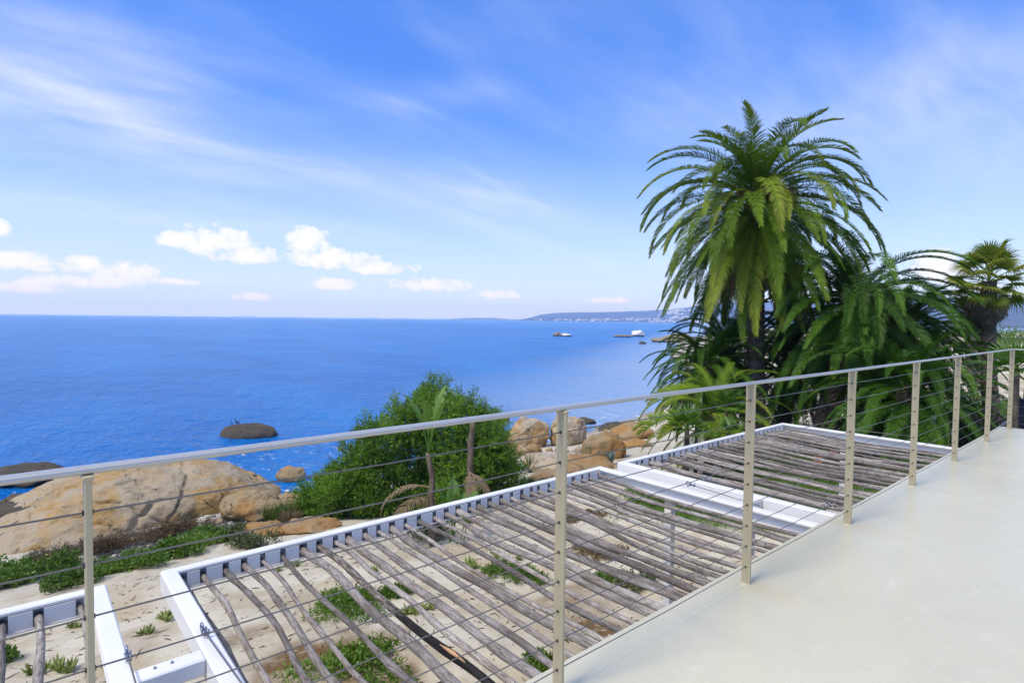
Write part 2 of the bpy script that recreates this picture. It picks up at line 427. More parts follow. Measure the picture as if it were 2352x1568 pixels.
def build_terrain():
    def rng(a, b, s):
        n = int(round((b-a)/s)); return [a + (b-a)*i/n for i in range(n)]
    xs = rng(-120, -4, 4) + rng(-4, 12, 0.125) + rng(12, 50, 0.5) + rng(50, 420, 6) + [420]
    ys = rng(-60, 1, 4) + rng(1, 13, 0.125) + rng(13, 40, 0.33) + rng(40, 260, 5) + [260]
    vs = []; cols = []
    for y in ys:
        for x in xs:
            z = ground(x, y)
            vs.append((x, y, z))
            lw = lawn_mask(x, y)
            st = 0.0
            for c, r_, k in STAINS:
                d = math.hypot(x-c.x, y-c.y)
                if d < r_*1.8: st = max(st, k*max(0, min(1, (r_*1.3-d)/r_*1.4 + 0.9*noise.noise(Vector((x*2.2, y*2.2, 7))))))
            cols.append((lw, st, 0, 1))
    nx = len(xs)
    fs = [(j*nx+i, j*nx+i+1, (j+1)*nx+i+1, (j+1)*nx+i) for j in range(len(ys)-1) for i in range(nx-1)]
    me = bpy.data.meshes.new('sand_ground'); me.from_pydata(vs, [], fs)
    me.polygons.foreach_set('use_smooth', [True]*len(fs))
    ca = me.color_attributes.new('mask', 'FLOAT_COLOR', 'POINT')
    ca.data.foreach_set('color', [c for q in cols for c in q])
    m, t = material('coastal_sand'); p = pos(t)
    att = t.new('ShaderNodeAttribute', attribute_name='mask'); sc = t.new('ShaderNodeSeparateColor'); t.put(sc.inputs[0], att.outputs['Color'])
    n = t.noise(p, 0.75, 6, 0.6); n2 = t.noise(p, 4.5, 6, 0.65); n3 = t.noise(p, 42, 4, 0.7)
    c = t.mix(t.smooth(n, 0.36, 0.62), (0.46, 0.39, 0.27), (0.62, 0.575, 0.46))
    c = t.mix(t.smooth(n2, 0.55, 0.75, 0, 0.6), c, (0.30, 0.225, 0.135))
    c = t.mix(t.smooth(n3, 0.60, 0.78, 0, 0.55), c, (0.17, 0.13, 0.085))
    c = t.mix(t.smooth(n3, 0.36, 0.22, 0, 0.55), c, (0.78, 0.76, 0.70))
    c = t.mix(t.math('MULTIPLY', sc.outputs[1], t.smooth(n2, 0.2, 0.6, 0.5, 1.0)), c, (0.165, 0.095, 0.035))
    # dead seaweed and leaf litter
    lit = t.noise(t.vmath('MULTIPLY', p, (1.2, 2.2, 1)), 6.0, 6, 0.75, 1.5)
    c = t.mix(t.math('MULTIPLY', t.smooth(lit, 0.61, 0.68, 0, 0.8), t.smooth(n, 0.42, 0.6)), c, (0.085, 0.06, 0.035))
    sep = t.new('ShaderNodeSeparateXYZ'); t.put(sep.inputs[0], p)
    # dry bleached sand on the beach below
    c = t.mix(t.math('MULTIPLY', t.smooth(sep.outputs[2], 3.6, 2.6), 0.85), c, t.mix(t.smooth(n2, .35, .7), (0.56, 0.53, 0.46), (0.45, 0.40, 0.31)))
    c = t.mix(t.math('MULTIPLY', t.smooth(sep.outputs[2], 0.45, 0.1), 0.7), c, (0.20, 0.19, 0.16))
    g = t.mix(t.smooth(n2, 0.3, 0.7), (0.035, 0.085, 0.008), (0.075, 0.145, 0.015))
    c = t.mix(sc.outputs[0], c, g)
    scrub = t.math('MULTIPLY', t.smooth(t.noise(p, 0.05, 5, 0.6), 0.5, 0.58), t.smooth(sep.outputs[0], 70, 110))
    c = t.mix(t.math('MULTIPLY', scrub, 0.9), c, (0.05, 0.075, 0.02))
    h = t.math('ADD', t.math('MULTIPLY', n2, 0.5), t.math('MULTIPLY', n3, 0.4))
    finish(t, principled(t, c, 0.95, 0.15, 0, bump(t, h, 0.9, 0.06)))
    o = obj('sand_ground', me, m); tag(o, 'pale coastal sand sloping down to the sea', kind='structure')
build_terrain()

def build_sea():
    ang = 220; rings = [0]; r = 12.0
    while r < 12500: rings.append(r); r *= 1.16
    rings.append(12500)
    vs = [(0, 0, 0)]; fs = []
    for r in rings[1:]:
        for k in range(ang): a = 2*math.pi*k/ang; vs.append((r*math.cos(a), r*math.sin(a), 0))
    for k in range(ang): fs.append((0, 1+k, 1+(k+1) % ang))
    for j in range(len(rings)-2):
        for k in range(ang): fs.append((1+j*ang+k, 1+(j+1)*ang+k, 1+(j+1)*ang+(k+1) % ang, 1+j*ang+(k+1) % ang))
    me = bpy.data.meshes.new('sea'); me.from_pydata(vs, [], fs)
    m, t = material('sea_water'); p = pos(t)
    q = t.vmath('MULTIPLY', p, (1.0, 1.0, 0))
    # wave direction runs obliquely to the shore
    mp = t.new('ShaderNodeMapping'); t.put(mp.inputs[0], q); mp.inputs['Rotation'].default_value = (0, 0, R(38)); mp.inputs['Scale'].default_value = (1.0, 0.45, 1)
    big = t.noise(mp.outputs[0], 0.045, 5, 0.6); mid = t.noise(mp.outputs[0], 0.42, 5, 0.62, 0.3); sm = t.noise(mp.outputs[0], 1.9, 5, 0.65, 0.4)
    huge = t.noise(mp.outputs[0], 0.0045, 5, 0.55, 0.6)
    c = t.mix(t.smooth(big, 0.35, 0.68), (0.003, 0.118, 0.42), (0.006, 0.172, 0.53))
    c = t.mix(t.smooth(huge, 0.42, 0.66, 0, 0.55), c, (0.020, 0.22, 0.62))
    # shallows over sand in the sheltered corner of the bay (distance from the beach)
    sep = t.new('ShaderNodeSeparateXYZ'); t.put(sep.inputs[0], p)
    ln = t.math('SUBTRACT', sep.outputs[1], t.math('MULTIPLY_ADD', sep.outputs[0], 0.60, 10.0))
    k = t.math('MULTIPLY', t.smooth(t.math('ADD', ln, t.math('MULTIPLY', t.math('SUBTRACT', big, 0.5), 26.0)), 40.0, -6.0), t.smooth(sep.outputs[0], 22, 44))
    c = t.mix(t.math('MULTIPLY', k, 0.8), c, (0.30, 0.42, 0.62))
    # broken foam along the rocks
    foam = t.noise(mp.outputs[0], 0.9, 7, 0.72, 1.6)
    near = t.smooth(t.math('ADD', sep.outputs[1], t.math('MULTIPLY', t.math('ABSOLUTE', sep.outputs[0]), 0.12)), 47.0, 36.0)
    fm = t.math('MULTIPLY', t.smooth(foam, 0.56, 0.68), near)
    c = t.mix(t.math('MULTIPLY', fm, 0.85), c, (0.80, 0.83, 0.86))
    cd = t.new('ShaderNodeCameraData')
    h = t.math('ADD', t.math('MULTIPLY', mid, 0.6), t.math('MULTIPLY', sm, 0.28))
    nrm = bump(t, h, 1.0, 1.3)
    nrm = bump(t, big, 0.5, 3.0, nrm)
    b = t.new('ShaderNodeBsdfPrincipled')
    t.put(b.inputs['Base Color'], c); t.put(b.inputs['Roughness'], t.math('ADD', 0.28, t.math('MULTIPLY', fm, 0.5)))
    b.inputs['Specular IOR Level'].default_value = 0.12; b.inputs['IOR'].default_value = 1.33
    t.l.new(nrm, b.inputs['Normal'])
    finish(t, b.outputs[0])
    tag(obj('sea', me, m), 'deep blue sea stretching to the horizon', kind='structure')
build_sea()

# ------------------------------------------------------------------ far coast: hills and town
def hmat(name, a, b, s):
    m, t = material(name); p = pos(t)
    n = t.noise(p, s, 7, 0.62); n2 = t.noise(p, s*7, 5, 0.65)
    c = t.mix(t.smooth(n, 0.38, 0.62), a, b)
    c = t.mix(t.smooth(n2, 0.52, 0.7, 0, 0.7), c, [x*0.45 for x in a])
    finish(t, principled(t, c, 1.0, 0.05)); return m
HILLM = hmat('haze_tinted_fynbos', (0.026, 0.036, 0.040), (0.060, 0.066, 0.062), 0.004)  # hill colour leans blue: some of the distance haze is painted in
LOWM = hmat('low_far_land', (0.040, 0.048, 0.036), (0.11, 0.10, 0.075), 0.01)
def interp(tab, x):
    if x <= tab[0][0]: return tab[0][1]
    for (a, ya), (b, yb) in zip(tab, tab[1:]):
        if x <= b: return lerp(ya, yb, (x-a)/(b-a))
    return tab[-1][1]
RIDGE = [(1195, 1), (1215, 22), (1240, 60), (1265, 78), (1290, 88), (1330, 93), (1400, 101), (1480, 118), (1530, 130), (1570, 150), (1600, 170), (1660, 198), (1720, 210), (1850, 205), (2000, 212), (2110, 214), (2200, 190), (2352, 175), (2500, 180), (2700, 150)]
FRONT = [(1195, 4600), (1400, 4550), (1570, 4200), (1800, 3300), (2100, 2300), (2400, 1500), (2700, 1100)]
def far_dir(px):
    d = ray(px, 735); d.z = 0; return d / d.dot(_f0)
def hill_z(px, t):
    h = interp(RIDGE, px)
    prof = (t*t*(3-2*t))
    low = min(1, t*3.2)
    z = 6*low + h*(0.82*prof + 0.18*t)
    p = far_dir(px)*(4000 + 1800*t)
    z += (1-abs(2*t-1)) * h*0.16*noise.noise(Vector((p.x*0.0022, p.y*0.0022, 1)))
    sp = math.exp(-((px-1555)/45)**2) * math.exp(-((t-0.42)/0.14)**2) * 42      # knoll with houses
    return z + sp
def hill_pt(px, t):
    d = far_dir(px); dist = interp(FRONT, px) + 2100*t
    p = d*dist; return Vector((p.x, p.y, hill_z(px, t)))
def build_far():
    pxs = [1192 + 4*i for i in range(382)]; ts = [i/26 for i in range(27)]
    vs = []; fs = []
    for px in pxs:
        vs.append((*hill_pt(px, 0).xy, -2))
        for t in ts:
            p = hill_pt(px, t); vs.append((p.x, p.y, max(0.6, p.z) + (3*noise.noise(p*0.006) if t > .1 else 0)))
        q = hill_pt(px, 1.0); vs.append((q.x*1.3, q.y*1.3, q.z*0.3)); vs.append((q.x*1.5, q.y*1.5, -2))
    n = len(ts)+3
    for i in range(len(pxs)-1):
        for j in range(n-1): fs.append((i*n+j, (i+1)*n+j, (i+1)*n+j+1, i*n+j+1))
    mb = MB(); mb.add(vs, fs, True)
    tag(mb.build('far_hills', HILLM), 'blue hazy hills behind the town across the bay', kind='structure')
    # long low spit towards the open sea
    vs = []; fs = []
    for i in range(90):
        px = 1030 + (1320-1030)*i/89
        d = far_dir(px); dd = lerp(7200, 4900, i/89)
        h = interp([(1030, 0.5), (1050, 14), (1085, 24), (1130, 26), (1170, 12), (1230, 8), (1320, 7)], px) + 2.5*noise.noise(Vector((px*0.13, 0, 0)))
        for k, (o, z) in enumerate(((0, -2), (20, 1.5), (160, 3 + h*0.25), (700, max(2, h)), (1400, 1), (1450, -2))):
            p = d*(dd+o); vs.append((p.x, p.y, z))
    for i in range(89):
        for j in range(5): fs.append((i*6+j, (i+1)*6+j, (i+1)*6+j+1, i*6+j+1))
    mb = MB(); mb.add(vs, fs, True)
    tag(mb.build('far_spit', LOWM), 'low dark spit of land reaching into the sea', kind='structure')
    # very distant islands / shore, a thin line on the horizon
    mb = MB()
    for a, b, h in ((540, 590, 9), (640, 700, 8), (835, 872, 10), (905, 945, 9), (1000, 1030, 8)):
        ring = []
        for i in range(12):
            px = lerp(a, b, i/11); d = far_dir(px); z = h*(0.4+0.6*math.sin(math.pi*i/11)) + 2*noise.noise(Vector((px*0.2, 3, 0)))
            ring.append([d*11500 + Vector((0,0,-1)), d*11500 + Vector((0,0,z)), d*11900 + Vector((0,0,z)), d*11900 + Vector((0,0,-1))])
        o = [p for q in ring for p in q]; f = []
        for i in range(11):
            for j in range(3): f.append((i*4+j, (i+1)*4+j, (i+1)*4+j+1, i*4+j+1))
        mb.add(o, f, True)
    tag(mb.build('far_land_strip', LOWM), 'faint low land on the sea horizon', kind='structure')
    # town: every house is its own thing; gabled and flat types share mesh data
    hw = m_paint('white_house_wall', (0.80, 0.79, 0.77), 0.8, 0.05)
    hc = m_paint('cream_house_wall', (0.62, 0.58, 0.50), 0.8, 0.05)
    hr = m_paint('grey_house_roof', (0.36, 0.36, 0.37), 0.8, 0.1)
    types = []
    for w, d, h, gable, wall in ((16, 10, 5.5, True, hw), (13, 11, 7.5, False, hw), (22, 11, 6.5, True, hw), (18, 12, 9, False, hc), (28, 12, 6, False, hw)):
        mb = MB(); mb.box((-w/2, -d/2, -4), (w/2, d/2, h))
        me = mb.mesh('house_wall'); me.materials.append(wall)
        mr = MB()
        if gable:
            e = 0.5
            mr.add([(-w/2-e, -d/2-e, h+.02), (w/2+e, -d/2-e, h+.02), (w/2+e, d/2+e, h+.02), (-w/2-e, d/2+e, h+.02), (-w/2-e, 0, h+2.8), (w/2+e, 0, h+2.8)],
                   [(0,3,2,1), (0,1,5,4), (2,3,4,5), (0,4,3), (1,2,5)])
        else: mr.box((-w/2-.3, -d/2-.3, h+.02), (w/2+.3, d/2+.3, h+.7))
        rm = mr.mesh('house_roof'); rm.materials.append(hr if gable else wall)
        types.append((me, rm))
    rnd = random.Random(3)
    n = 0
    spots = []
    for _ in range(235):
        px = 1225 + 455*rnd.random()**0.85
        t = 0.015 + 0.27*rnd.random()**1.15*(0.45 + 0.55*min(1, (px-1200)/260))
        spots.append((px, t))
    for _ in range(28): spots.append((rnd.gauss(1552, 22), rnd.gauss(0.40, 0.05)))
    spots += [(1100 + 14*i + rnd.random()*6, None) for i in range(9)]
    for px, t in spots:
        if t is None:
            d = far_dir(px); p = d*(lerp(7200, 4900, (px-1030)/290)+120); p.z = 4
        else: p = hill_pt(px, t); p.z = max(1, p.z)
        me, rm = rnd.choice(types)
        k_ = 2 if t is None else 1 if 0.3 < t else 0
        e = empty('town_house', p, ('one of the small pale houses massed along the lower slope across the bay', 'one of the pale houses on the knoll above the town', 'one of the tiny houses strung along the low spit')[k_], 'house', ('houses of the town across the bay', 'houses on the knoll', 'houses on the spit')[k_])
        face = math.atan2(-p.y, -p.x) + math.pi/2 + rnd.uniform(-.5, .5)
        e.rotation_euler = (0, 0, face); k = rnd.uniform(0.85, 1.35); e.scale = (k, k, k)
        obj('house_wall', me, None, e); obj('house_roof', rm, None, e)
    # dark trees between the houses read as one mass
    mb = MB()
    for _ in range(420):
        px = 1215 + 470*rnd.random()**0.8; t = 0.004 + 0.30*rnd.random()**1.3
        p = hill_pt(px, t); p.z = max(1, p.z)
        r_ = rnd.uniform(5, 12)
        vs = []; fs = []
        for j in range(4):
            for k in range(7):
                th = 2*math.pi*k/7 + j*.4; ph = -0.2 + 1.7*j/3
                q = r_*(0.8+0.4*rnd.random())
                vs.append((p.x+q*math.cos(th)*math.cos(ph)*1.3, p.y+q*math.sin(th)*math.cos(ph)*1.3, p.z + q*math.sin(ph)*0.9))
        for j in range(3):
            for k in range(7): fs.append((j*7+k, j*7+(k+1) % 7, (j+1)*7+(k+1) % 7, (j+1)*7+k))
        mb.add(vs, fs)
    tag(mb.build('town_trees', hmat('town_tree_leaves', (0.02, 0.035, 0.015), (0.035, 0.055, 0.02), 0.05), fix=False), 'dark trees scattered through the town across the bay', 'trees', kind='stuff')
build_far()

# ------------------------------------------------------------------ balcony
POSTX = []
for px, py in ((1723, 1355), (1955, 1212), (2103, 1126), (2197, 1063), (2271, 1020), (2327, 988)):
    POSTX.append(at(px, py, DECK_Z).x)
def x_on_rail(px, z):
    lo, hi = -3.0, 14.0
    for _ in range(50):
        m_ = (lo+hi)/2; d = Vector((m_, RAIL_Y, z)) - EYE
        if 1176 + FPX*d.dot(RGT)/d.dot(FWD) < px: lo = m_
        else: hi = m_
    return lo
POSTX = [x_on_rail(px, DECK_Z+.6) for px in (209, 1287, 1720, 1953, 2101, 2197, 2271, 2327)]
POSTX[-1] = min(POSTX[-1], DECK_X1-0.2)
RUST = [(POSTX[2], 0.55), (POSTX[3], 0.45), (POSTX[4], 0.3), (POSTX[5], 0.3)]
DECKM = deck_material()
WALLM = m_paint('white_plaster', (0.74, 0.72, 0.68), 0.85, 0.06, (0.5, 0.46, 0.4))
def build_deck():
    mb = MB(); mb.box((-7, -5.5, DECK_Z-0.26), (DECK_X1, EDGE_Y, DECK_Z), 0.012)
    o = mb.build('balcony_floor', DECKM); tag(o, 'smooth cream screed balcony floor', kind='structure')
    mb = MB(); mb.box((-7, -5.4, 4.0), (DECK_X1-0.6, 0.35, DECK_Z-0.262))
    tag(mb.build('house_wall', WALLM), 'white plastered house wall under the balcony', kind='structure')
build_deck()

RAIL_H = 1.10
def build_railing():
    root = empty('balcony_railing', (POSTX[2], RAIL_Y, DECK_Z), 'beige post railing with steel cables and grey handrail along the balcony', 'railing')
    off = Vector(root.location)
    x0, x1 = -4.2, POSTX[-1]
    def L(v): return Vector(v) - off
    # handrail: rounded flat bar, mitred at the balcony corner, returning along the far end
    w, h, r_ = 0.036, 0.0165, 0.0075
    prof = []
    for cx, cz, a0 in ((w/2-r_, h-r_, 0), (-w/2+r_, h-r_, 90), (-w/2+r_, r_, 180), (w/2-r_, r_, 270)):
        for k in range(4):
            a = R(a0 + 30*k); prof.append((cx + r_*math.cos(a), cz + r_*math.sin(a)))
    n = len(prof); zt = DECK_Z + RAIL_H - h
    vs = []
    sag = [0, 0.002, -0.002, 0.001, 0]
    for (x, y, mode) in ((x0, RAIL_Y, 0), (x1, RAIL_Y, 1), (x1, -5.0, 2)):
        for (a, b) in prof:
            if mode == 0: vs.append(L((x, y + a, zt + b)))
            elif mode == 1: vs.append(L((x + a, y + a, zt + b)))
            else: vs.append(L((x + a, y, zt + b)))
    fs = [(i*n+k, i*n+(k+1) % n, (i+1)*n+(k+1) % n, (i+1)*n+k) for i in range(2) for k in range(n)]
    mb = MB(); mb.add(vs, fs, False); mb.build('handrail', RAILM, root)
    posts = [(x, RAIL_Y, 0) for x in [POSTX[0]-1.42] + POSTX] + [(x1, RAIL_Y-0.62-1.42*i, 1) for i in range(3)]
    zs = [0.092 + 0.1135*i for i in range(9)]
    for x, y, side in posts:
        t_, d_ = 0.0065, 0.025
        mb = MB()
        lean = random.uniform(-.002, .002)
        a, b = ((t_, d_) if not side else (d_, t_))
        mb.box((x-a, y-b, DECK_Z-0.01), (x+a, y+b, zt-0.0005), 0.0015)
        mb.v = [tuple(L(v)) for v in mb.v]
        p = mb.build('post', BEIGE, root)
        # weld fillet under the handrail
        mb = MB(); mb.box((x-a-0.004, y-b-0.003, zt-0.010), (x+a+0.004, y+b+0.003, zt-0.001), 0.002)
        mb.v = [tuple(L(v)) for v in mb.v]; mb.build('weld_bead', BEIGE, p)
        mb = MB()
        for z in zs:
            c = Vector((x, y, DECK_Z+z)); ax = Vector((1, 0, 0)) if not side else Vector((0, 1, 0))
            mb.tube([L(c - ax*(t_+0.0035)), L(c + ax*(t_+0.0035))], 0.0058, 8)
        mb.build('cable_grommets', DARKHOLE, p)['kind'] = 'stuff'
        mb = MB()      # sealant collar where the post enters the screed
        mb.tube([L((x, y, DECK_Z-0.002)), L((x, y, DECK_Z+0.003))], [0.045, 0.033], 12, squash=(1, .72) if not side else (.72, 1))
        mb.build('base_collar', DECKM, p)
    rn = random.Random(5)
    for z in zs:
        pts = []
        xs = [x0] + [p for p in POSTX if p > x0]
        for a, b in zip(xs, xs[1:]):
            for k in range(4): u = k/4; pts.append(L((lerp(a, b, u), RAIL_Y, DECK_Z+z - 0.006*math.sin(math.pi*u)*rn.uniform(.3, 1))))
        pts.append(L((x1, RAIL_Y, DECK_Z+z)))
        mb = MB(); mb.tube(pts, 0.0022, 6); mb.build('cable', CABLE, root)
        mb = MB(); mb.tube([L((x1, RAIL_Y, DECK_Z+z)), L((x1, -5.0, DECK_Z+z))], 0.0022, 6); mb.build('cable', CABLE, root)
build_railing()

# ------------------------------------------------------------------ pergolas
PERG_Z = DECK_Z - 0.45
YO = 4.93           # outer edge
YI = 1.05           # inner end below the slab
def pole_material():
    m, t = material('weathered_pole_wood'); p = ocoord(t)
    r = orand(t)
    q = t.vmath('MULTIPLY', p, (1.0, 0.12, 1.0))
    g = t.noise(q, 95, 6, 0.7, 0.6); n = t.noise(p, 3.0, 5, 0.6); n3 = t.noise(p, 30, 4, 0.6)
    c = t.mix(t.smooth(n, 0.3, 0.7), (0.185, 0.165, 0.15), (0.37, 0.35, 0.335))
    c = t.mix(t.smooth(g, 0.36, 0.58, 0.15, 0.95), (0.09, 0.072, 0.060), c)
    c = t.mix(t.smooth(g, 0.58, 0.80, 0.0, 0.45), c, (0.54, 0.52, 0.50))
    c = t.mix(t.smooth(n3, 0.66, 0.74, 0, 0.8), c, (0.03, 0.022, 0.018))
    k = t.math('ADD', 0.68, t.math('MULTIPLY', r, 0.75))
    kc = t.new('ShaderNodeCombineXYZ')
    for i in range(3): t.put(kc.inputs[i], k)
    c = t.mix(1.0, c, kc.outputs[0], 'MULTIPLY')
    finish(t, principled(t, c, 0.9, 0.15, 0, bump(t, t.math('ADD', g, n3), 0.8, 0.006)))
    return m
POLE = pole_material()
CHAR_Y = 0.35
def char_material():
    m, t = material('charred_pole_wood'); p = ocoord(t)
    sp = t.new('ShaderNodeSeparateXYZ'); t.put(sp.inputs[0], p)
    g = t.noise(t.vmath('MULTIPLY', p, (1, .15, 1)), 50, 6, 0.7, .5); n = t.noise(p, 8, 4)
    grey = t.mix(t.smooth(g, .4, .65), (0.07, 0.055, 0.045), (0.32, 0.29, 0.265))
    blk = t.mix(t.smooth(g, .4, .75), (0.008, 0.008, 0.008), (0.045, 0.04, 0.038))
    y = t.math('ADD', sp.outputs[1], t.math('MULTIPLY', t.math('SUBTRACT', n, .5), .5))
    k = t.smooth(y, CHAR_Y + 0.25, CHAR_Y - 0.1)
    finish(t, principled(t, t.mix(k, grey, blk), .85, .25, 0, bump(t, g, .9, .008)))
    return m
CHARM = char_material()
def make_pole(parent, x, r0, rn, mat, y0, y1, zc, stub=True, name='pole'):
    """a crooked peeled branch lying from the channel (y0) to the house (y1), in the parent's frame"""
    n = 34; pts = []; rad = []
    ph = [rn.uniform(0, 6.28) for _ in range(6)]
    sag = rn.uniform(0.015, 0.085); drift = rn.uniform(-.03, .03)
    A = rn.uniform(.012, .032)
    knots = [(rn.uniform(0.05, .95), rn.uniform(.1, .22)) for _ in range(rn.randint(3, 6))]
    tp = rn.choice((-1, 1)) * rn.uniform(0.05, .2)
    for i in range(n):
        u = i/(n-1)
        e = min(1, u*7) 
        wx = e*(A*math.sin(3.3*u*2+ph[0]) + 0.6*A*math.sin(9*u+ph[1]) + .25*A*math.sin(23*u+ph[2])) + drift*u
        wz = -sag*math.sin(math.pi*min(1, u*1.05)) + e*(0.5*A*math.sin(6*u+ph[3]) + .3*A*math.sin(15*u+ph[4]))
        pts.append(Vector((x + wx, lerp(y0, y1, u), zc + wz)))
        k = 1 + tp*(u-.5) + .05*math.sin(31*u+ph[5])
        for (ku, ka) in knots: k += ka*math.exp(-((u-ku)/.016)**2)
        b = r0*k
        s_ = rn.uniform(0, 100)
        rad.append((lambda th, b=b, s_=u*9+ph[0]: b*(1 + .10*noise.noise(Vector((math.cos(th)*1.1, math.sin(th)*1.1, s_))))))
    mb = MB(); mb.tube(pts, rad, 9)
    if stub:
        for (ku, ka) in knots[:4]:
            i = int(ku*(n-1)); p = pts[i]; a = rn.uniform(0.2, 2.9)
            d = Vector((math.cos(a), rn.uniform(-.6, .2), math.sin(a))).normalized()
            mb.tube([p + d*r0*0.7, p + d*r0*1.25, p + d*r0*rn.uniform(1.35, 1.8)], [r0*.34, r0*.24, r0*.13], 5)
    me = mb.mesh(name); return obj(name, me, mat, parent), pts
def beam_box(parent, a, b, name='frame_beam', mat=None, bev=0.008):
    mb = MB(); mb.box(a, b, bev); return mb.build(name, mat or WHITE, parent)
def build_pergola(x0, x1, label, npoles, seed, legs, char=None, xlo=None):
    rn = random.Random(seed)
    cx = (x0+x1)/2; root = empty('pergola', (cx, (YO+YI)/2, 4.6), label, 'pergola')
    o = Vector(root.location)
    def P(x, y, z): return (x-o.x, y-o.y, z-o.z)
    zt = PERG_Z; H = 0.135; W = 0.085
    # outer channel: cap, web and bottom flange, open to the house
    beam_box(root, P(x0+W+.002, YO-0.082, zt-0.030), P(x1-W-.002, YO, zt), 'channel_cap')
    beam_box(root, P(x0+W+.002, YO-0.012, zt-H), P(x1-W-.002, YO-.001, zt-0.031), 'channel_web', bev=0)
    beam_box(root, P(x0+W+.002, YO-0.100, zt-H-0.012), P(x1-W-.002, YO-.0, zt-H-.0005), 'channel_flange', bev=0.002)
    # side beams: box section on the left, channel with open inner face on the right
    beam_box(root, P(x0, YI, zt-0.150), P(x0+W+.02, YO+.001, zt+.002), 'side_beam', bev=0.012)
    beam_box(root, P(x1-W-.02, YI, zt-0.034), P(x1, YO+.001, zt+.002), 'side_beam', bev=0.010)
    beam_box(root, P(x1-0.020, YI, zt-0.128), P(x1-.001, YO, zt-0.0345), 'side_beam_web', bev=0)
    beam_box(root, P(x1-W-.01, YI, zt-0.150), P(x1, YO, zt-0.1285), 'side_beam_flange', bev=0.003)
    beam_box(root, P(x0+W+.022, YI, zt-0.135), P(x1-W-.022, YI+.09, zt-.005), 'inner_beam')
    lo, hi = x0+W+0.055, x1-W-0.06
    xs = [lerp(lo, hi, i/(npoles-1)) + rn.uniform(-.022, .022) for i in range(npoles)]
    rs = []
    for i, x in enumerate(xs):
        r0 = rn.choice((0.017, 0.019, 0.021, 0.024, 0.027, 0.030))
        ischar = char is not None and i == char
        if ischar: r0 = 0.025
        p, pts = make_pole(root, x-o.x, r0, rn, CHARM if ischar else POLE, YO-0.03-o.y, YI+.1-o.y, zt-0.085-o.z)
        if ischar:
            p['label'] = 'pole charred black along its lower half with a bare orange chip'
            mb = MB(); c = pts[19]; d = pts[20]-pts[18]
            mb.tube([c - d*0.55 + Vector((-.008, 0, .020)), c + Vector((-.008, 0, .0245)), c + d*.55 + Vector((-.008, 0, .019))], [.004, .013, .003], 7)
            mb.build('bare_wood_chip', m_paint('fresh_split_wood', (.62, .36, .18), .8, .3), p)
        rs.append(r0)
    # filler plates between the poles close the channel mouth
    edges = [x0+W+.021] + xs + [x1-W-.021]
    er = [0] + rs + [0]
    for i in range(len(edges)-1):
        a, b = edges[i]+er[i]*1.0+.004, edges[i+1]-er[i+1]*1.0-.004
        if b-a > 0.015:
            beam_box(root, P(a, YO-0.090, zt-H+.001), P(b, YO-0.084, zt-0.029), 'filler_plate', bev=0)
    for lx, ly in legs:
        g = ground(lx, ly)-.3
        beam_box(root, P(lx-.045, ly-.045, g), P(lx+.045, ly+.045, zt-.152), 'leg', bev=.004)
    return root

P2X0, P2X1 = at(362, 1300, PERG_Z).x, at(1380, 1070, PERG_Z).x
P3X0, P3X1 = at(1415, 1060, PERG_Z).x, at(1808, 972, PERG_Z).x
P1X1 = at(240, 1328, PERG_Z).x
YO = (at(362, 1300, PERG_Z).y + at(1380, 1070, PERG_Z).y + at(1808, 972, PERG_Z).y)/3
build_pergola(P1X1-4.9, P1X1, 'white framed pole pergola cut off by the lower left picture edge', 24, 21, [])
build_pergola(P2X0, P2X1, 'long middle pergola of grey crooked poles over bare sand', 33, 4, [(P2X1-.06, 3.72)], char=7)
build_pergola(P3X0, P3X1, 'far pergola of dark grey poles beside the palms', 31, 8, [(P3X1-.06, 3.72)])

def rope_clamp(name, p, q, label):
    """wire rope held by an eye bolt and two U-bolt clips at p, running on to q"""
    root = empty(name, p, label, 'rope clamp', 'wire rope anchors on the pergola frames')
    d = (Vector(q)-Vector(p)); L_ = d.length; d.normalize()
    side = d.cross(Vector((0, 0, 1))).normalized()
    mb = MB(); ring = [Vector((0,0,.030)) - d*.035 + (Vector((0,0,1))*math.cos(a) + d*math.sin(a)*1.0)*.022 for a in [2*math.pi*k/14 for k in range(15)]]
    mb.tube(ring, .0065, 6, cap=False); mb.tube([Vector((0,0,-.01)) - d*.035, Vector((0,0,.012)) - d*.035], .007, 6)
    mb.build('eye_bolt', GALV, root)
    mb = MB(); mb.tube([Vector((0,0,.025)) - d*.02, Vector((0,0,.022)) + d*.06, Vector((0,0,.020)) + d*L_*.5, Vector((0,0,.018)) + d*L_], .0042, 6); mb.build('wire_rope', CABLE, root)
    for k in (0.005, 0.05):
        c = d*k + Vector((0,0,.022)); mb = MB()
        mb.box((-.010, -.013, -.009), (.010, .013, .009), .003)
        rot = Matrix((d, side, Vector((0,0,1)))).transposed()
        mb.v = [tuple(rot @ Vector(v) + c) for v in mb.v]
        for s_ in (-1, 1):
            mb.tube([c + side*.010*s_ - Vector((0,0,.014)), c + side*.010*s_ + Vector((0,0,.026))], .0042, 6)
            mb.tube([c + side*.010*s_ + Vector((0,0,.010)), c + side*.010*s_ + Vector((0,0,.018))], .0082, 6)
        mb.build('rope_clip', GALV, root)
zt = PERG_Z+.003
rope_clamp('rope_clamp', at(468, 1456, zt), at(600, 1640, zt), 'wire rope clamp on the near beam of the middle pergola')
rope_clamp('rope_clamp', at(293, 1512, zt), at(330, 1640, zt), 'wire rope clamp beside the short white link beam')
rope_clamp('rope_clamp', at(1586, 1117, zt), at(1745, 1165, zt), 'wire rope clamp on the far beam of the middle pergola')
rope_clamp('rope_clamp', at(1622, 1104, zt), at(1870, 1162, zt), 'wire rope clamp on the near beam of the far pergola')
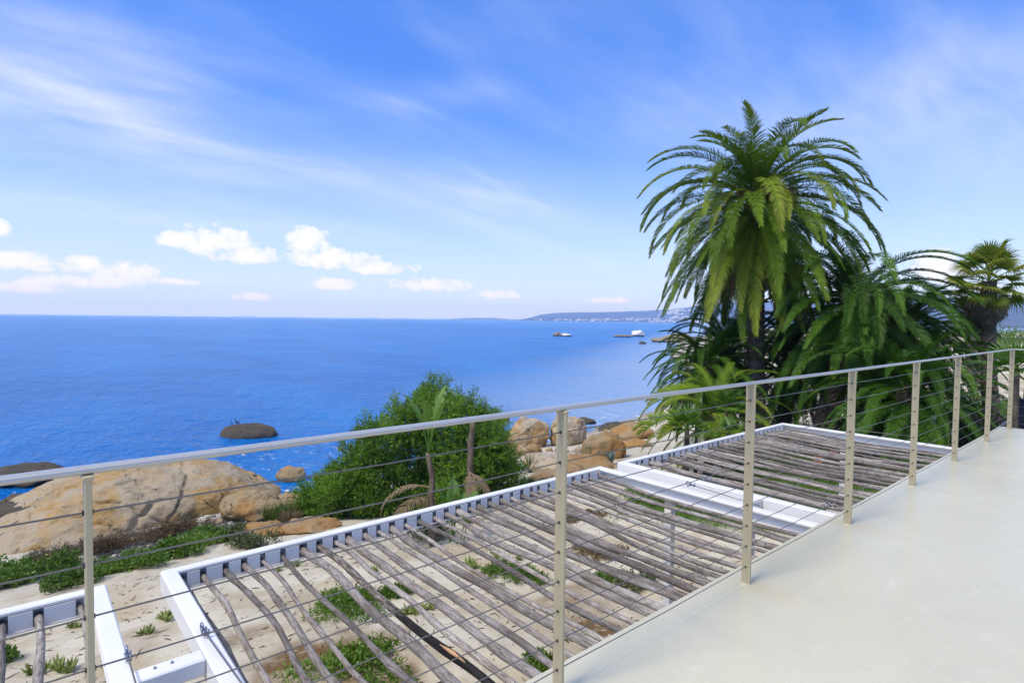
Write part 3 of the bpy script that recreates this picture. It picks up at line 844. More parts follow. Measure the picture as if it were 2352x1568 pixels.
rope_clamp('rope_clamp', at(1905, 1166, zt), at(1990, 1168, zt), 'wire rope clamp close to the balcony edge between two pergolas')
rope_clamp('rope_clamp', at(1963, 990, zt), at(2110, 1006, zt), 'wire rope clamp on the farthest pergola beam')

def link_beam(xa, xb, y, label):
    root = empty('link_beam', ((xa+xb)/2, y, 4.6), label, 'beam')
    o = Vector(root.location)
    mb = MB(); mb.box((xa-o.x+.001, -.06, PERG_Z-.10-o.z), (xb-o.x-.001, .06, PERG_Z-.006-o.z), .008); mb.build('beam', WHITE, root)
    g = ground(o.x, y)-.3-4.6
    mb = MB(); mb.box((-.045, -.045, g), (.045, .045, PERG_Z-.1005-o.z), .004); mb.build('leg', WHITE, root)
    mb = MB()
    for k in (-.07, .01):
        mb.tube([(k, .012, PERG_Z-.006-o.z), (k, .012, PERG_Z+.000-o.z)], .008, 6); mb.tube([(k, .012, PERG_Z-.0-o.z), (k, .012, PERG_Z+.006-o.z)], .005, 6)
    mb.build('screws', GALV, root)['kind'] = 'stuff'
link_beam(P1X1, P2X0, at(385, 1525, PERG_Z).y, 'short white beam linking the two nearest pergola frames')
link_beam(P2X1, P3X0, 2.9, 'short white beam in the gap before the far pergola')

# ------------------------------------------------------------------ rocks
import bmesh
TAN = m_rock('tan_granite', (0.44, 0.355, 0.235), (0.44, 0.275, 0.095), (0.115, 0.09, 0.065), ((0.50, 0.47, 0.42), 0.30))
OCHRE = m_rock('ochre_granite', (0.36, 0.275, 0.165), (0.39, 0.225, 0.085), (0.10, 0.070, 0.045))
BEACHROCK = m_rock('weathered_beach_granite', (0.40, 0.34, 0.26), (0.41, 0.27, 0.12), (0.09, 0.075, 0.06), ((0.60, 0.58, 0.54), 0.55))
DARKROCK = m_rock('dark_wet_granite', (0.085, 0.075, 0.06), (0.12, 0.09, 0.05), (0.03, 0.027, 0.025))
SEAROCK = m_rock('far_sea_granite', (0.30, 0.25, 0.18), (0.30, 0.22, 0.13), (0.05, 0.045, 0.04), None, 0.35)
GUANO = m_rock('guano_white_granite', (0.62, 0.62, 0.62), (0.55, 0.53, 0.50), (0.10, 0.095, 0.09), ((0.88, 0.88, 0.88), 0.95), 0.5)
def rock_mesh(size, seed, sub, cuts=7, rough=0.22, flat=2.2, crack=0.0, fine=0.06, fscale=3.2):
    bm = bmesh.new(); bmesh.ops.create_icosphere(bm, subdivisions=sub, radius=1.0)
    rn = random.Random(seed); o = Vector((rn.uniform(-50, 50), rn.uniform(-50, 50), rn.uniform(-50, 50)))
    planes = []
    for _ in range(cuts):
        n = Vector((rn.gauss(0, 1), rn.gauss(0, 1), rn.gauss(0.2, .7))).normalized(); planes.append((n, rn.uniform(.72, .93)))
    cr = []
    for _ in range(4):
        n = Vector((rn.gauss(0, 1), rn.gauss(0, .5), rn.gauss(0, .5))).normalized(); cr.append((n, rn.uniform(-.5, .5)))
    S = Vector(size); m = max(size)
    for v in bm.verts:
        p = v.co.copy()
        e = flat
        k = (abs(p.x)**e + abs(p.y)**e + abs(p.z)**e)**(-1/e); p *= k
        p *= 1 + rough*noise.noise(p*1.1 + o) + rough*.45*noise.noise(p*2.7 + o)
        for n, d in planes:
            q = p.dot(n) - d
            if q > 0: p -= n*q*.82
        w = Vector((p.x*S.x, p.y*S.y, p.z*S.z))
        nn = p.normalized()
        dsp = fine*m*fbm(w*(fscale/m) + o, 5)
        for n, d in cr:
            q = (p.dot(n) - d + .14*noise.noise(p*2.1 + o*1.3) + .05*noise.noise(p*6 + o))
            dsp -= crack*math.exp(-(q/.028)**2) - crack*.25*math.exp(-(q/.10)**2)
        v.co = w + nn*dsp
    me = bpy.data.meshes.new('rock'); bm.to_mesh(me); bm.free()
    me.polygons.foreach_set('use_smooth', [True]*len(me.polygons)); return me
def rock(name, p, size, seed, mat, label, rz=0, cat='rock', sub=4, group=None, tilt=(0, 0), **kw):
    o = obj(name, rock_mesh(size, seed, sub, **kw), mat, None, p); o.data.name = name
    o.rotation_euler = (tilt[0], tilt[1], rz); return tag(o, label, cat, group)
def prock(px, py, wpx, hpx, seed, mat, label, z=None, dep=0.8, name='boulder', cat='boulder', sink=0.35, rz=None, **kw):
    """boulder whose foot shows at (px, py), wpx wide and hpx high in the photograph"""
    b = on_ground(px, py) if z is None else at(px, py, z)
    w, h = psize(b, wpx)/2, psize(b, hpx)
    hz = h*(1+sink)/2
    return rock(name, Vector((b.x, b.y, b.z)) + _f0*w*dep*.6 + Vector((0, 0, h - hz)), (w, w*dep, hz*1.06), seed, mat, label, HEAD - math.pi/2 if rz is None else rz, cat, **kw)

# the huge boulder at the left: own height profile along its length
def big_boulder():
    bm = bmesh.new(); bmesh.ops.create_icosphere(bm, subdivisions=7, radius=1.0)
    prof = [(-1.0, .34), (-.75, .46), (-.55, .66), (-.35, .90), (-.15, 1.0), (.0, 1.04), (.22, .99), (.30, .95), (.45, .99), (.62, .93), (.80, .74), (.92, .56), (1.0, .40)]
    A, B, C = 6.3, 3.6, 2.15
    for v in bm.verts:
        p = v.co.copy(); e = 2.5
        p *= (abs(p.x)**e + abs(p.y)**e + abs(p.z)**e)**(-1/e)
        u = max(-1, min(1, p.x))
        w = Vector((p.x*A, p.y*B, p.z*C*interp(prof, u)))
        w.y += .5*math.sin(u*2.2) * (1 - max(0, p.z))
        o = Vector((3.1, 8.2, 1.7))
        d = .30*noise.noise(w*.33 + o) + .17*noise.noise(w*.8 + o) + .10*fbm(w*1.6, 5)
        # long diagonal joints that split the top, and an undercut ledge along the front
        for (n, c, dep, wd) in ((Vector((.93, -.25, -.30)), 1.55, .17, .055), (Vector((.85, .2, .5)), 4.4, .18, .05), (Vector((.55, .3, .85)), .2, .14, .06), (Vector((.98, .1, -.1)), 5.0, .26, .05), (Vector((.4, .5, -.75)), -2.4, .16, .06), (Vector((.9, -.4, .2)), -1.6, .14, .05), (Vector((.3, -.2, .95)), 1.35, .12, .05)):
            q = w.dot(n) - c + .38*noise.noise(w*.9 + o) + .10*noise.noise(w*3 + o)
            d -= dep*math.exp(-(q/wd)**2) - dep*.30*math.exp(-(q/(wd*4.5))**2)
        if p.y < 0 and u > -.1: d -= .42*math.exp(-((w.z + .35 - .25*noise.noise(w*.5))/.42)**2)*min(1, (u+.1)*2.2)
        v.co = w + w.normalized()*d
    me = bpy.data.meshes.new('boulder'); bm.to_mesh(me); bm.free()
    me.polygons.foreach_set('use_smooth', [True]*len(me.polygons))
    o = obj('boulder', me, TAN, None, (2.9, 27.3, 0.60)); o.rotation_euler = (0, 0, R(4))
    tag(o, 'huge rounded tan granite boulder on the shore beyond the nearest railing post', 'boulder')
big_boulder()
prock(572, 1200, 135, 62, 12, OCHRE, 'orange brown boulder at the right foot of the huge tan one', crack=.08, sub=5, fine=.05)
prock(655, 1190, 95, 50, 14, OCHRE, 'smaller orange boulder half hidden by the green shrub', crack=.06)
prock(664, 1103, 66, 26, 17, OCHRE, 'small brown boulder standing in the sea left of the shrub', z=0.05, sub=4, crack=.05)
prock(20, 1245, 190, 85, 23, DARKROCK, 'dark wet rock behind the left end of the huge boulder', crack=.06)
prock(30, 1114, 190, 34, 29, DARKROCK, 'black rock awash at the left picture edge', z=0.0, crack=.05)
prock(20, 1200, 120, 50, 31, DARKROCK, 'low dark rock in the surf below the black rock', z=0.1)
prock(600, 1232, 120, 22, 37, OCHRE, 'flat brown rock in front of the small orange boulders', sink=.9, cuts=12, rough=.45, fine=.1, crack=.08)
prock(700, 1225, 150, 20, 38, OCHRE, 'flat ochre rock beside the dry grass tuft', sink=.95, cuts=12, rough=.45, fine=.1, crack=.08)
prock(495, 1205, 28, 12, 39, TAN, 'little tan stone on the pebbles below the huge boulder')
bird_rock = prock(563, 1004, 126, 27, 41, DARKROCK, 'smooth dark rock in the sea with black birds on top', z=0.0, dep=.6, sink=.9, cuts=0, rough=.10, flat=2.0, name='sea_rock', cat='rock')
# beach boulders right of the shrub
prock(1212, 1030, 104, 66, 51, BEACHROCK, 'cracked round boulder just right of the green shrub', sub=5, crack=.10, fine=.07, cuts=12)
prock(1310, 1022, 96, 68, 53, BEACHROCK, 'tall cracked boulder split by the second railing post', sub=5, crack=.10, fine=.07, cuts=12)
prock(1185, 1044, 80, 42, 55, OCHRE, 'blocky ochre boulder in front of the cracked round one', crack=.08)
prock(1215, 1050, 66, 26, 57, OCHRE, 'low orange rock at the foot of the cracked boulders', crack=.05)
prock(1150, 1046, 48, 26, 58, OCHRE, 'orange rock wedged against the shrub')
prock(1390, 1055, 116, 50, 59, OCHRE, 'smooth orange boulder right of the second railing post', sub=5, crack=.07, cuts=10, fine=.07)
prock(1290, 1078, 190, 24, 61, BEACHROCK, 'broad flat grey slab behind the spiky yucca', sink=.9, crack=.05)
prock(1345, 1090, 150, 34, 62, OCHRE, 'broad sloping tan slab behind the blue agave', sink=.8, crack=.05)
prock(1270, 1112, 130, 18, 63, OCHRE, 'low ochre slab close to the pergola edge', sink=.9)
prock(1345, 972, 46, 11, 65, DARKROCK, 'small black rock at the water edge beyond the tall boulder', z=0.05, sink=.8)
prock(1425, 992, 90, 18, 67, DARKROCK, 'low dark ledge in the shallow water by the palms', z=0.2, sink=.8)
prock(1455, 1010, 100, 34, 69, OCHRE, 'smooth brown boulder under the arching palm frond', sink=.5)
prock(1412, 1000, 36, 14, 71, TAN, 'little rounded rock in front of the dark ledge')
prock(1470, 1026, 66, 14, 72, OCHRE, 'flat brown rock lying in white sand', sink=.8)
prock(1150, 968, 40, 10, 73, DARKROCK, 'dark rock at the waterline touching the shrub', z=0.05, sink=.8)
for i, (px, py, w, h) in enumerate(((1255, 1050, 22, 8), (1290, 1050, 26, 9), (1262, 1040, 18, 12), (1335, 1040, 30, 14), (1350, 1052, 24, 12), (1225, 1058, 20, 8), (1322, 1062, 20, 9), (1430, 1062, 22, 6), (1372, 985, 14, 5), (1392, 990, 12, 4), (1270, 1060, 16, 6), (1410, 1075, 26, 7))):
    prock(px, py, w, h, 90+i, random.Random(i).choice((BEACHROCK, TAN, DARKROCK)), 'small loose stone lying on white sand among the beach boulders', name='stone', cat='stone', sub=3, group='loose beach stones')
# rocks far out in the bay
prock(1282, 772, 26, 8, 101, SEAROCK, 'knobbly brown rock far out, left one of a pair', z=0.0, dep=.5, rough=.5, name='sea_rock', cat='rock', cuts=9, fine=.16)
prock(1303, 773, 24, 7, 103, GUANO, 'jagged rock far out with white bird droppings, beside the knobbly one', z=0.0, dep=.5, rough=.5, name='sea_rock', cat='rock', cuts=9, fine=.16)
prock(1467, 773, 32, 14, 105, GUANO, 'white domed rock standing far out in the bay', z=0.0, dep=.6, name='sea_rock', cat='rock', sink=.1, cuts=3, rough=.12)
prock(1432, 774, 44, 5, 107, SEAROCK, 'low dark reef left of the white domed rock', z=0.0, dep=.4, name='sea_rock', cat='rock')
prock(1476, 790, 17, 6, 109, DARKROCK, 'lone small black rock below the white domed rock', z=0.0, dep=.6, name='sea_rock', cat='rock')
prock(1530, 786, 76, 10, 111, SEAROCK, 'long low brown reef left of the tall palm', z=0.0, dep=.35, name='sea_rock', cat='rock', fine=.05)
prock(1560, 780, 70, 13, 113, SEAROCK, 'upper brown reef layer half hidden by palm fronds', z=0.0, dep=.35, name='sea_rock', cat='rock', fine=.05)
prock(1585, 788, 60, 10, 115, SEAROCK, 'brown reef end right behind the palm fronds', z=0.0, dep=.4, name='sea_rock', cat='rock', fine=.05)

def pebbles():
    rn = random.Random(11); mb = MB()
    ico = bmesh.new(); bmesh.ops.create_icosphere(ico, subdivisions=1, radius=1.0)
    V = [v.co.copy() for v in ico.verts]; F = [tuple(v.index for v in f.verts) for f in ico.faces]; ico.free()
    for _ in range(5200):
        if rn.random() < .8:
            u = rn.random(); px = lerp(60, 660, u); py = lerp(1285, 1175, u) + rn.gauss(0, 13) + 6
        else: px, py = rn.uniform(1240, 1360), rn.gauss(1052, 8)
        p = at(px, py, 2.2); p.z = ground(p.x, p.y)
        for _k in range(2):
            q = at(px, py, p.z); p = Vector((q.x, q.y, ground(q.x, q.y)))
        s = abs(rn.gauss(.055, .035)) + .025; a = rn.uniform(0, 3.14)
        sx, sy, sz = s*rn.uniform(.8, 1.5), s*rn.uniform(.7, 1.1), s*rn.uniform(.4, .7)
        ca, sa = math.cos(a), math.sin(a)
        mb.add([(p.x + (v.x*sx*ca - v.y*sy*sa), p.y + (v.x*sx*sa + v.y*sy*ca), p.z + v.z*sz + sz*.3) for v in V], F, True)
    m, t = material('beach_pebbles'); isl = t.new('ShaderNodeNewGeometry').outputs['Random Per Island']
    c = t.ramp(isl, [(0, (.03, .03, .03)), (.35, (.10, .10, .095)), (.7, (.20, .195, .18)), (.9, (.32, .31, .29)), (1, (.5, .49, .47))])
    finish(t, principled(t, c, .8, .3))
    tag(mb.build('pebbles', m, fix=False), 'band of grey and white beach pebbles below the huge boulder', 'pebbles', kind='stuff')
pebbles()

# ------------------------------------------------------------------ birds
BIRDM = m_paint('black_feathers', (0.018, 0.017, 0.018), 0.55)
def cormorant(p, h, face, label):
    k = h/0.62; d = Vector((math.cos(face), math.sin(face), 0))
    P = lambda f, z: d*(f*k) + Vector((0, 0, z*k))
    mb = MB()
    mb.tube([P(-.26, .06), P(-.20, .10), P(-.12, .17), P(-.04, .26), P(.02, .35), P(.045, .42), P(.03, .49), P(.045, .55), P(.085, .575), P(.12, .572), P(.18, .565)],
            [.012*k, .03*k, .065*k, .085*k, .065*k, .034*k, .024*k, .026*k, .03*k, .014*k, .004*k], 8)
    s = d.cross(Vector((0, 0, 1)))
    for q in (-1, 1): mb.tube([P(-.04, .18) + s*.035*k*q, P(-.01, .08) + s*.035*k*q, P(0, -.02) + s*.035*k*q, P(.06, -.025) + s*.04*k*q], [.03*k, .014*k, .012*k, .010*k], 5)
    tag(obj('cormorant', mb.mesh('cormorant'), BIRDM, None, p), label, 'bird', 'cormorants on the sea rock')
def rock_top(o, px):
    best = None; mw = Matrix.Translation(o.location) @ o.rotation_euler.to_matrix().to_4x4()
    for v in o.data.vertices:
        w = mw @ v.co; d = w - EYE
        x = 1176 + FPX*d.dot(RGT)/d.dot(FWD)
        if abs(x-px) < 3 and (best is None or w.z > best.z): best = w
    return best
for px, h, f, lb in ((532, .30, 2.2, 'leftmost small black bird perched on the dark sea rock'), (543, .48, 2.6, 'tall upright black bird, middle of three on the dark sea rock'), (550, .30, 0.4, 'hunched black bird at the right of the three on the sea rock')):
    t_ = rock_top(bird_rock, px)
    if t_ is not None: cormorant(t_, h, f, lb)
cormorant(at(622, 1032, -.12), .40, 1.0, 'black bird swimming in the sea just above the handrail')

# ------------------------------------------------------------------ foliage helpers
def strip(mb, pts, side, widths):
    """thin leaf blade through pts; side = width direction"""
    vs = []; n = len(pts)
    for p, w in zip(pts, widths):
        vs.append(p - side*w); vs.append(p + side*w)
    mb.add(vs, [(2*i, 2*i+1, 2*i+3, 2*i+2) for i in range(n-1)])
def rdir(rn, up=0.0):
    while True:
        v = Vector((rn.uniform(-1, 1), rn.uniform(-1, 1), rn.uniform(-1, 1)))
        if .05 < v.length < 1: v.normalize(); break
    v.z += up; return v.normalized()
def leafy(mb, c, rad, n, leaf, rn, up=.35, per=8, shell=.55, spread=.35, wl=.2):
    c = Vector(c)
    for _ in range(n):
        d = rdir(rn, .25); q = rn.uniform(shell, 1.0)
        base = c + Vector((d.x*rad[0]*q, d.y*rad[1]*q, d.z*rad[2]*q))
        ax = (d + Vector((0, 0, up)) + rdir(rn)*spread).normalized()
        for k in range(per):
            a = base + ax*leaf*2.6*(k/per)
            ld = (ax*.8 + rdir(rn)*.75).normalized(); L_ = leaf*rn.uniform(.7, 1.25)
            s = ld.cross(rdir(rn)); s.normalize()
            w = L_*wl*.5
            mb.add([a, a + ld*L_*.5 - s*w, a + ld*L_, a + ld*L_*.5 + s*w], [(0, 1, 2, 3)])
SHRUB = m_leaf('shrub_leaves', (0.034, 0.110, 0.006), (0.105, 0.225, 0.012), (0.20, 0.30, 0.03), .5, .15)
GRASSG = m_leaf('green_grass_blades', (0.055, 0.125, 0.014), (0.10, 0.19, 0.02), (0.16, 0.19, 0.04), .6, .3)
MATM = m_leaf('creeper_leaves', (0.05, 0.13, 0.012), (0.095, 0.20, 0.018), (0.16, 0.19, 0.03), .45, .2)
SUCC = m_leaf('succulent_leaves', (0.15, 0.23, 0.055), (0.24, 0.33, 0.085), (0.34, 0.31, 0.10), .4, .1)
DRY = m_leaf('dry_stems', (0.17, 0.12, 0.07), (0.26, 0.19, 0.11), (0.12, 0.075, 0.045), .8, .2)
GREYB = m_leaf('grey_green_leaves', (0.055, 0.085, 0.035), (0.095, 0.125, 0.05), (0.14, 0.14, 0.07), .6, .2)
TWIG = m_bark('shrub_bark', (0.085, 0.065, 0.05), (0.16, 0.13, 0.10), 8)
def add_trunk(mb, a, b, r0, r1, rn, n=8, sides=7, wob=.06):
    a, b = Vector(a), Vector(b); L_ = (b-a).length
    pts = [a.lerp(b, i/n) + Vector((rn.uniform(-1, 1), rn.uniform(-1, 1), 0))*L_*wob*(0 if i in (0,) else .5) for i in range(n+1)]
    mb.tube(pts, [lerp(r0, r1, i/n) for i in range(n+1)], sides); return pts

def big_shrub():
    rn = random.Random(17)
    base = on_ground(940, 1172); base = Vector((base.x, base.y, ground(base.x, base.y)))
    D = depth_of(base)
    root = empty('shrub', base, 'big bushy green shrub standing above the sea behind the middle pergola', 'shrub')
    lobes = [(1000, 925, 72), (940, 955, 66), (1070, 945, 62), (1128, 962, 42), (872, 1000, 60), (960, 1030, 86), (1060, 1045, 86), (1142, 1060, 56), (830, 1050, 52), (795, 1105, 52),
             (880, 1105, 80), (985, 1115, 80), (1095, 1105, 70), (1165, 1095, 42), (762, 1130, 50), (725, 1152, 44), (852, 950, 30), (1120, 1010, 60), (800, 1150, 60), (690, 1168, 34), (905, 905, 34), (1060, 900, 34), (985, 893, 30), (800, 1170, 55), (870, 1165, 62), (950, 1160, 62), (1040, 1150, 62), (1115, 1140, 52), (740, 1180, 40)]
    mb = MB(); tb = MB(); mid = Vector((0, 0, .2))
    for i, (px, py, r) in enumerate(lobes):
        dd = D + rn.uniform(-1.0, 1.2) + (0.5 if py < 1000 else -.2)
        if i in (16, 20, 21): continue
        c = at_depth(px, py + 26*max(0, min(1, (1080-py)/150)), dd) - base; rr = .86*r/FPX*dd
        leafy(mb, c, (rr, rr*1.05, rr*.92), int(520*(r/60)**2)+30, .115, rn, .55, 9, .25, .5, .30)
        for k in range(11):      # ragged outgrowing twigs
            d = rdir(rn, .7); leafy(mb, c + d*rr*rn.uniform(1.0, 1.22), (rr*.13, rr*.13, rr*.34), 16, .11, rn, 1.1, 9, .1, .3, .22)
        add_trunk(tb, mid + Vector((rn.uniform(-.4, .4), rn.uniform(-.4, .4), -.5)), c, .06, .015, rn, 5, 5)
    obj('crown', mb.mesh('crown'), SHRUB, root); tb.build('trunk', TWIG, root, fix=False)
big_shrub()

def mat_plant(px, py, rpx, label, mat=None, h=.10, n=None, leaf=.052, name='creeping_plant', seed=0, squash=1.0, up=.7, wl=.5):
    rn = random.Random(px*7+py+seed); p = on_ground(px, py); r = psize(p, rpx)
    p = Vector((p.x, p.y, ground(p.x, p.y))); mb = MB()
    r *= 1.12; n = n or int(min(4200, 250 + 2000*r*r/ (leaf/.045)**2))
    blobs = [(rn.gauss(0, .42)*r, rn.gauss(0, .42)*r*squash, r*rn.uniform(.25, .5)) for _ in range(9)]
    for _ in range(n):
        bx, by, br = rn.choice(blobs); a = rn.uniform(0, 6.28); q = br*math.sqrt(rn.random())
        x, y = bx + q*math.cos(a), by + q*math.sin(a)
        z = ground(p.x+x, p.y+y) - p.z + h*rn.random()**.6*(1 - (q/br)**2*.7)
        c = Vector((x, y, z)); ax = rdir(rn, up)
        for k in range(5):
            ld = (ax + rdir(rn)*.9).normalized(); L_ = leaf*rn.uniform(.6, 1.3); s = ld.cross(rdir(rn)).normalized(); w = L_*wl*.5
            b0 = c + ax*leaf*.4*k
            mb.add([b0, b0 + ld*L_*.5 - s*w, b0 + ld*L_, b0 + ld*L_*.5 + s*w], [(0, 1, 2, 3)])
    return tag(obj(name, mb.mesh(name), mat or MATM, None, p), label, 'plant')
mat_plant(815, 1400, 95, 'round green mat plant seen between poles beside the charred pole', h=.16)
mat_plant(905, 1368, 48, 'low green patch just right of the round mat plant', h=.12)
mat_plant(800, 1545, 110, 'leafy green mat plant under the poles at the bottom edge', h=.22)
mat_plant(8, 1520, 45, 'green mat plant at the lower left picture corner', h=.18)
mat_plant(1160, 1315, 55, 'green patch with yellow tips under the middle of the pergola', h=.10)
mat_plant(1215, 1330, 48, 'bright green patch left of the second railing post', h=.12)
mat_plant(1395, 1335, 45, 'small green patch right of the second railing post', h=.12)
mat_plant(1465, 1352, 32, 'dark tufted green plant near the white pergola leg', GREYB, h=.2)
mat_plant(1250, 1530, 34, 'small green plant by the balcony edge at the bottom', h=.10)
mat_plant(1000, 1236, 52, 'wiry grey green bush growing in sand below the poles', GREYB, h=.45, leaf=.05, up=1.2)
mat_plant(1480, 1150, 60, 'fresh green weeds at the lawn corner under the gap', h=.2)
mat_plant(1330, 1190, 50, 'brownish litter plant below the far half of the pergola', DRY, h=.10)
mat_plant(1390, 1265, 60, 'dry brown creeper on sand below the dense poles', DRY, h=.10)
mat_plant(1250, 1120, 60, 'yellowish low plant beside the yucca', GREYB, h=.25)
# bank of plants between sand and boulder
for i, (px, py, r, mt, lb, h) in enumerate((
    (60, 1330, 75, MATM, 'lush green ground cover at the left edge below the boulder', .35), (140, 1350, 55, MATM, 'yellow green ground cover next to the left railing post', .25),
    (15, 1350, 40, MATM, 'green ground cover cut by the left picture edge', .3), (330, 1300, 70, MATM, 'bright green ground cover right of the left railing post', .25),
    (400, 1275, 60, MATM, 'green ground cover above the pergola corner', .3), (470, 1250, 55, MATM, 'green ground cover near the flat brown rock', .3),
    (240, 1312, 45, MATM, 'yellowish ground cover behind the left railing post', .2), (520, 1240, 40, GREYB, 'grey green scrub below the orange boulder', .3), (575, 1255, 36, GREYB, 'thin grey green scrub above the pergola beam', .25))):
    mat_plant(px, py, r*1.2, lb, mt, h*1.4, None, .085, 'ground_cover_plant', i, .9)
for i, (px, py, r, lb) in enumerate(((170, 1285, 60, 'dry brown brush in front of the huge boulder, left clump'), (260, 1265, 60, 'dry brown brush in front of the huge boulder, middle clump'), (360, 1245, 60, 'dry reddish brush in front of the huge boulder, right clump'), (430, 1225, 40, 'thin dry brush at the end of the pebble band'))):
    mat_plant(px, py, r, lb, DRY, .45, 900, .09, 'dry_bush', i, .5, 1.2, .16)
mat_plant(435, 1192+0, 14, 'tiny weed on pebbles', GREYB, .1)

def grass_tuft(px, py, rpx, hgt, n, mat, label, name='grass_tuft', lean=.55):
    rn = random.Random(px+py); p = on_ground(px, py); r = psize(p, rpx); p = Vector((p.x, p.y, ground(p.x, p.y))); mb = MB()
    for _ in range(n):
        a = rn.uniform(0, 6.28); q = r*math.sqrt(rn.random()); x, y = q*math.cos(a), q*math.sin(a)
        z = ground(p.x+x, p.y+y)-p.z; d = Vector((rn.gauss(0, 1), rn.gauss(0, 1), 0)); d = d.normalized()*rn.uniform(.1, lean); L_ = hgt*rn.uniform(.5, 1.1)
        b = Vector((x, y, z)); s = d.cross(Vector((0, 0, 1))).normalized()
        strip(mb, [b, b + d*L_*.35 + Vector((0, 0, L_*.6)), b + d*L_ + Vector((0, 0, L_*.85))], s, [.010, .009, .001])
    return tag(obj(name, mb.mesh(name), mat, None, p), label, 'grass')
grass_tuft(650, 1195, 45, .75, 900, GRASSG, 'green grass tuft left of the shrub')
grass_tuft(705, 1180, 50, .85, 900, GRASSG, 'green grass growing into the shrub base')
grass_tuft(668, 1205, 26, .55, 420, DRY, 'dry yellow grass tuft above the pergola beam')
grass_tuft(930, 1145, 70, .5, 700, DRY, 'straw coloured grass under the shrub')
grass_tuft(860, 1165, 60, .4, 500, DRY, 'thin dry grass strip left of the strelitzia')
grass_tuft(1190, 1120, 40, .45, 420, GRASSG, 'yellow green grass clump between shrub and yucca')

def succulent(px, py, rpx, label, n=16, rosettes=3):
    rn = random.Random(px*3+py); p = on_ground(px, py); r = psize(p, rpx); p = Vector((p.x, p.y, ground(p.x, p.y)))
    root = empty('sour_fig', p, label, 'succulent'); 
    for k in range(rosettes):
        c = Vector((rn.uniform(-.7, .7)*r, rn.uniform(-.7, .7)*r, 0)) if k else Vector((0, 0, 0)); mb = MB()
        c.z = ground(p.x+c.x, p.y+c.y)-p.z
        for i in range(n):
            a = rn.uniform(0, 6.28); e = rn.uniform(.3, 1.35); d = Vector((math.cos(a)*math.cos(e), math.sin(a)*math.cos(e), math.sin(e))); L_ = r*rn.uniform(.45, .85)
            w = L_*.11
            mb.tube([c, c + d*L_*.4 + Vector((0, 0, .01)), c + d*L_*.8 + Vector((0, 0, .05*L_)), c + d*L_ + Vector((0, 0, .14*L_))], [w*.8, w, w*.75, w*.1], 4, smooth=False)
        obj('rosette', mb.mesh('rosette'), SUCC, root)
for a in ((342, 1452, 22, 'small sour fig rosette left of the middle pergola corner'), (383, 1422, 27, 'sour fig clump touching the near beam of the middle pergola'), (180, 1440, 20, 'pale sour fig behind the left railing post'), (100, 1548, 34, 'sour fig clump between the two leftmost poles'),
          (160, 1545, 36, 'sour fig clump left of the railing post at the bottom'), (255, 1535, 24, 'sour fig right of the railing post at the bottom'), (447, 1553, 26, 'sour fig below the short link beam'), (668, 1303, 26, 'sour fig in sand behind the fourth pole'), (640, 1312, 14, 'tiny sour fig beside the fourth pole'),
          (860, 1318, 22, 'yellowish sour fig under the outer channel'), (1085, 1305, 28, 'sour fig right of the round mat plant'), (1140, 1275, 22, 'yellow tipped sour fig left of the second railing post'), (1190, 1285, 16, 'little sour fig close to the second railing post'), (945, 1410, 32, 'grey green sour fig trailing beside the charred pole'), (990, 1400, 24, 'flat sour fig runner right of the charred pole')):
    succulent(*a)

def litter():
    rn = random.Random(77); mb = MB()
    for _ in range(5200):
        x, y = rn.uniform(-1.5, 13), rn.uniform(3.2, 15)
        if 0.5*noise.noise(Vector((x*.5, y*.5, 2))) + rn.uniform(-.5, .5) < .05: continue
        z = ground(x, y) + .006; a = rn.uniform(0, 6.28); L_ = abs(rn.gauss(0, .05)) + .015; w = rn.uniform(.003, .009); h = rn.uniform(.002, .02)
        d = Vector((math.cos(a), math.sin(a), rn.uniform(-.1, .25)))*L_; s_ = Vector((-math.sin(a), math.cos(a), 0))*w; p = Vector((x, y, z))
        mb.add([p-d-s_, p-d+s_, p+d+s_*.6, p+d-s_*.6, p + Vector((0, 0, h))], [(0, 1, 4), (1, 2, 4), (2, 3, 4), (3, 0, 4)])
    m, t = material('beach_litter'); isl = t.new('ShaderNodeNewGeometry').outputs['Random Per Island']
    c = t.ramp(isl, [(0, (.05, .035, .022)), (.45, (.12, .085, .05)), (.7, (.2, .15, .09)), (.8, (.62, .6, .54)), (1, (.72, .70, .66))])
    finish(t, principled(t, c, .85, .2))
    tag(obj('twig_litter', mb.mesh('twig_litter'), m), 'scattered twigs and broken shell on the sand under the pergolas', 'litter', kind='stuff')
litter()

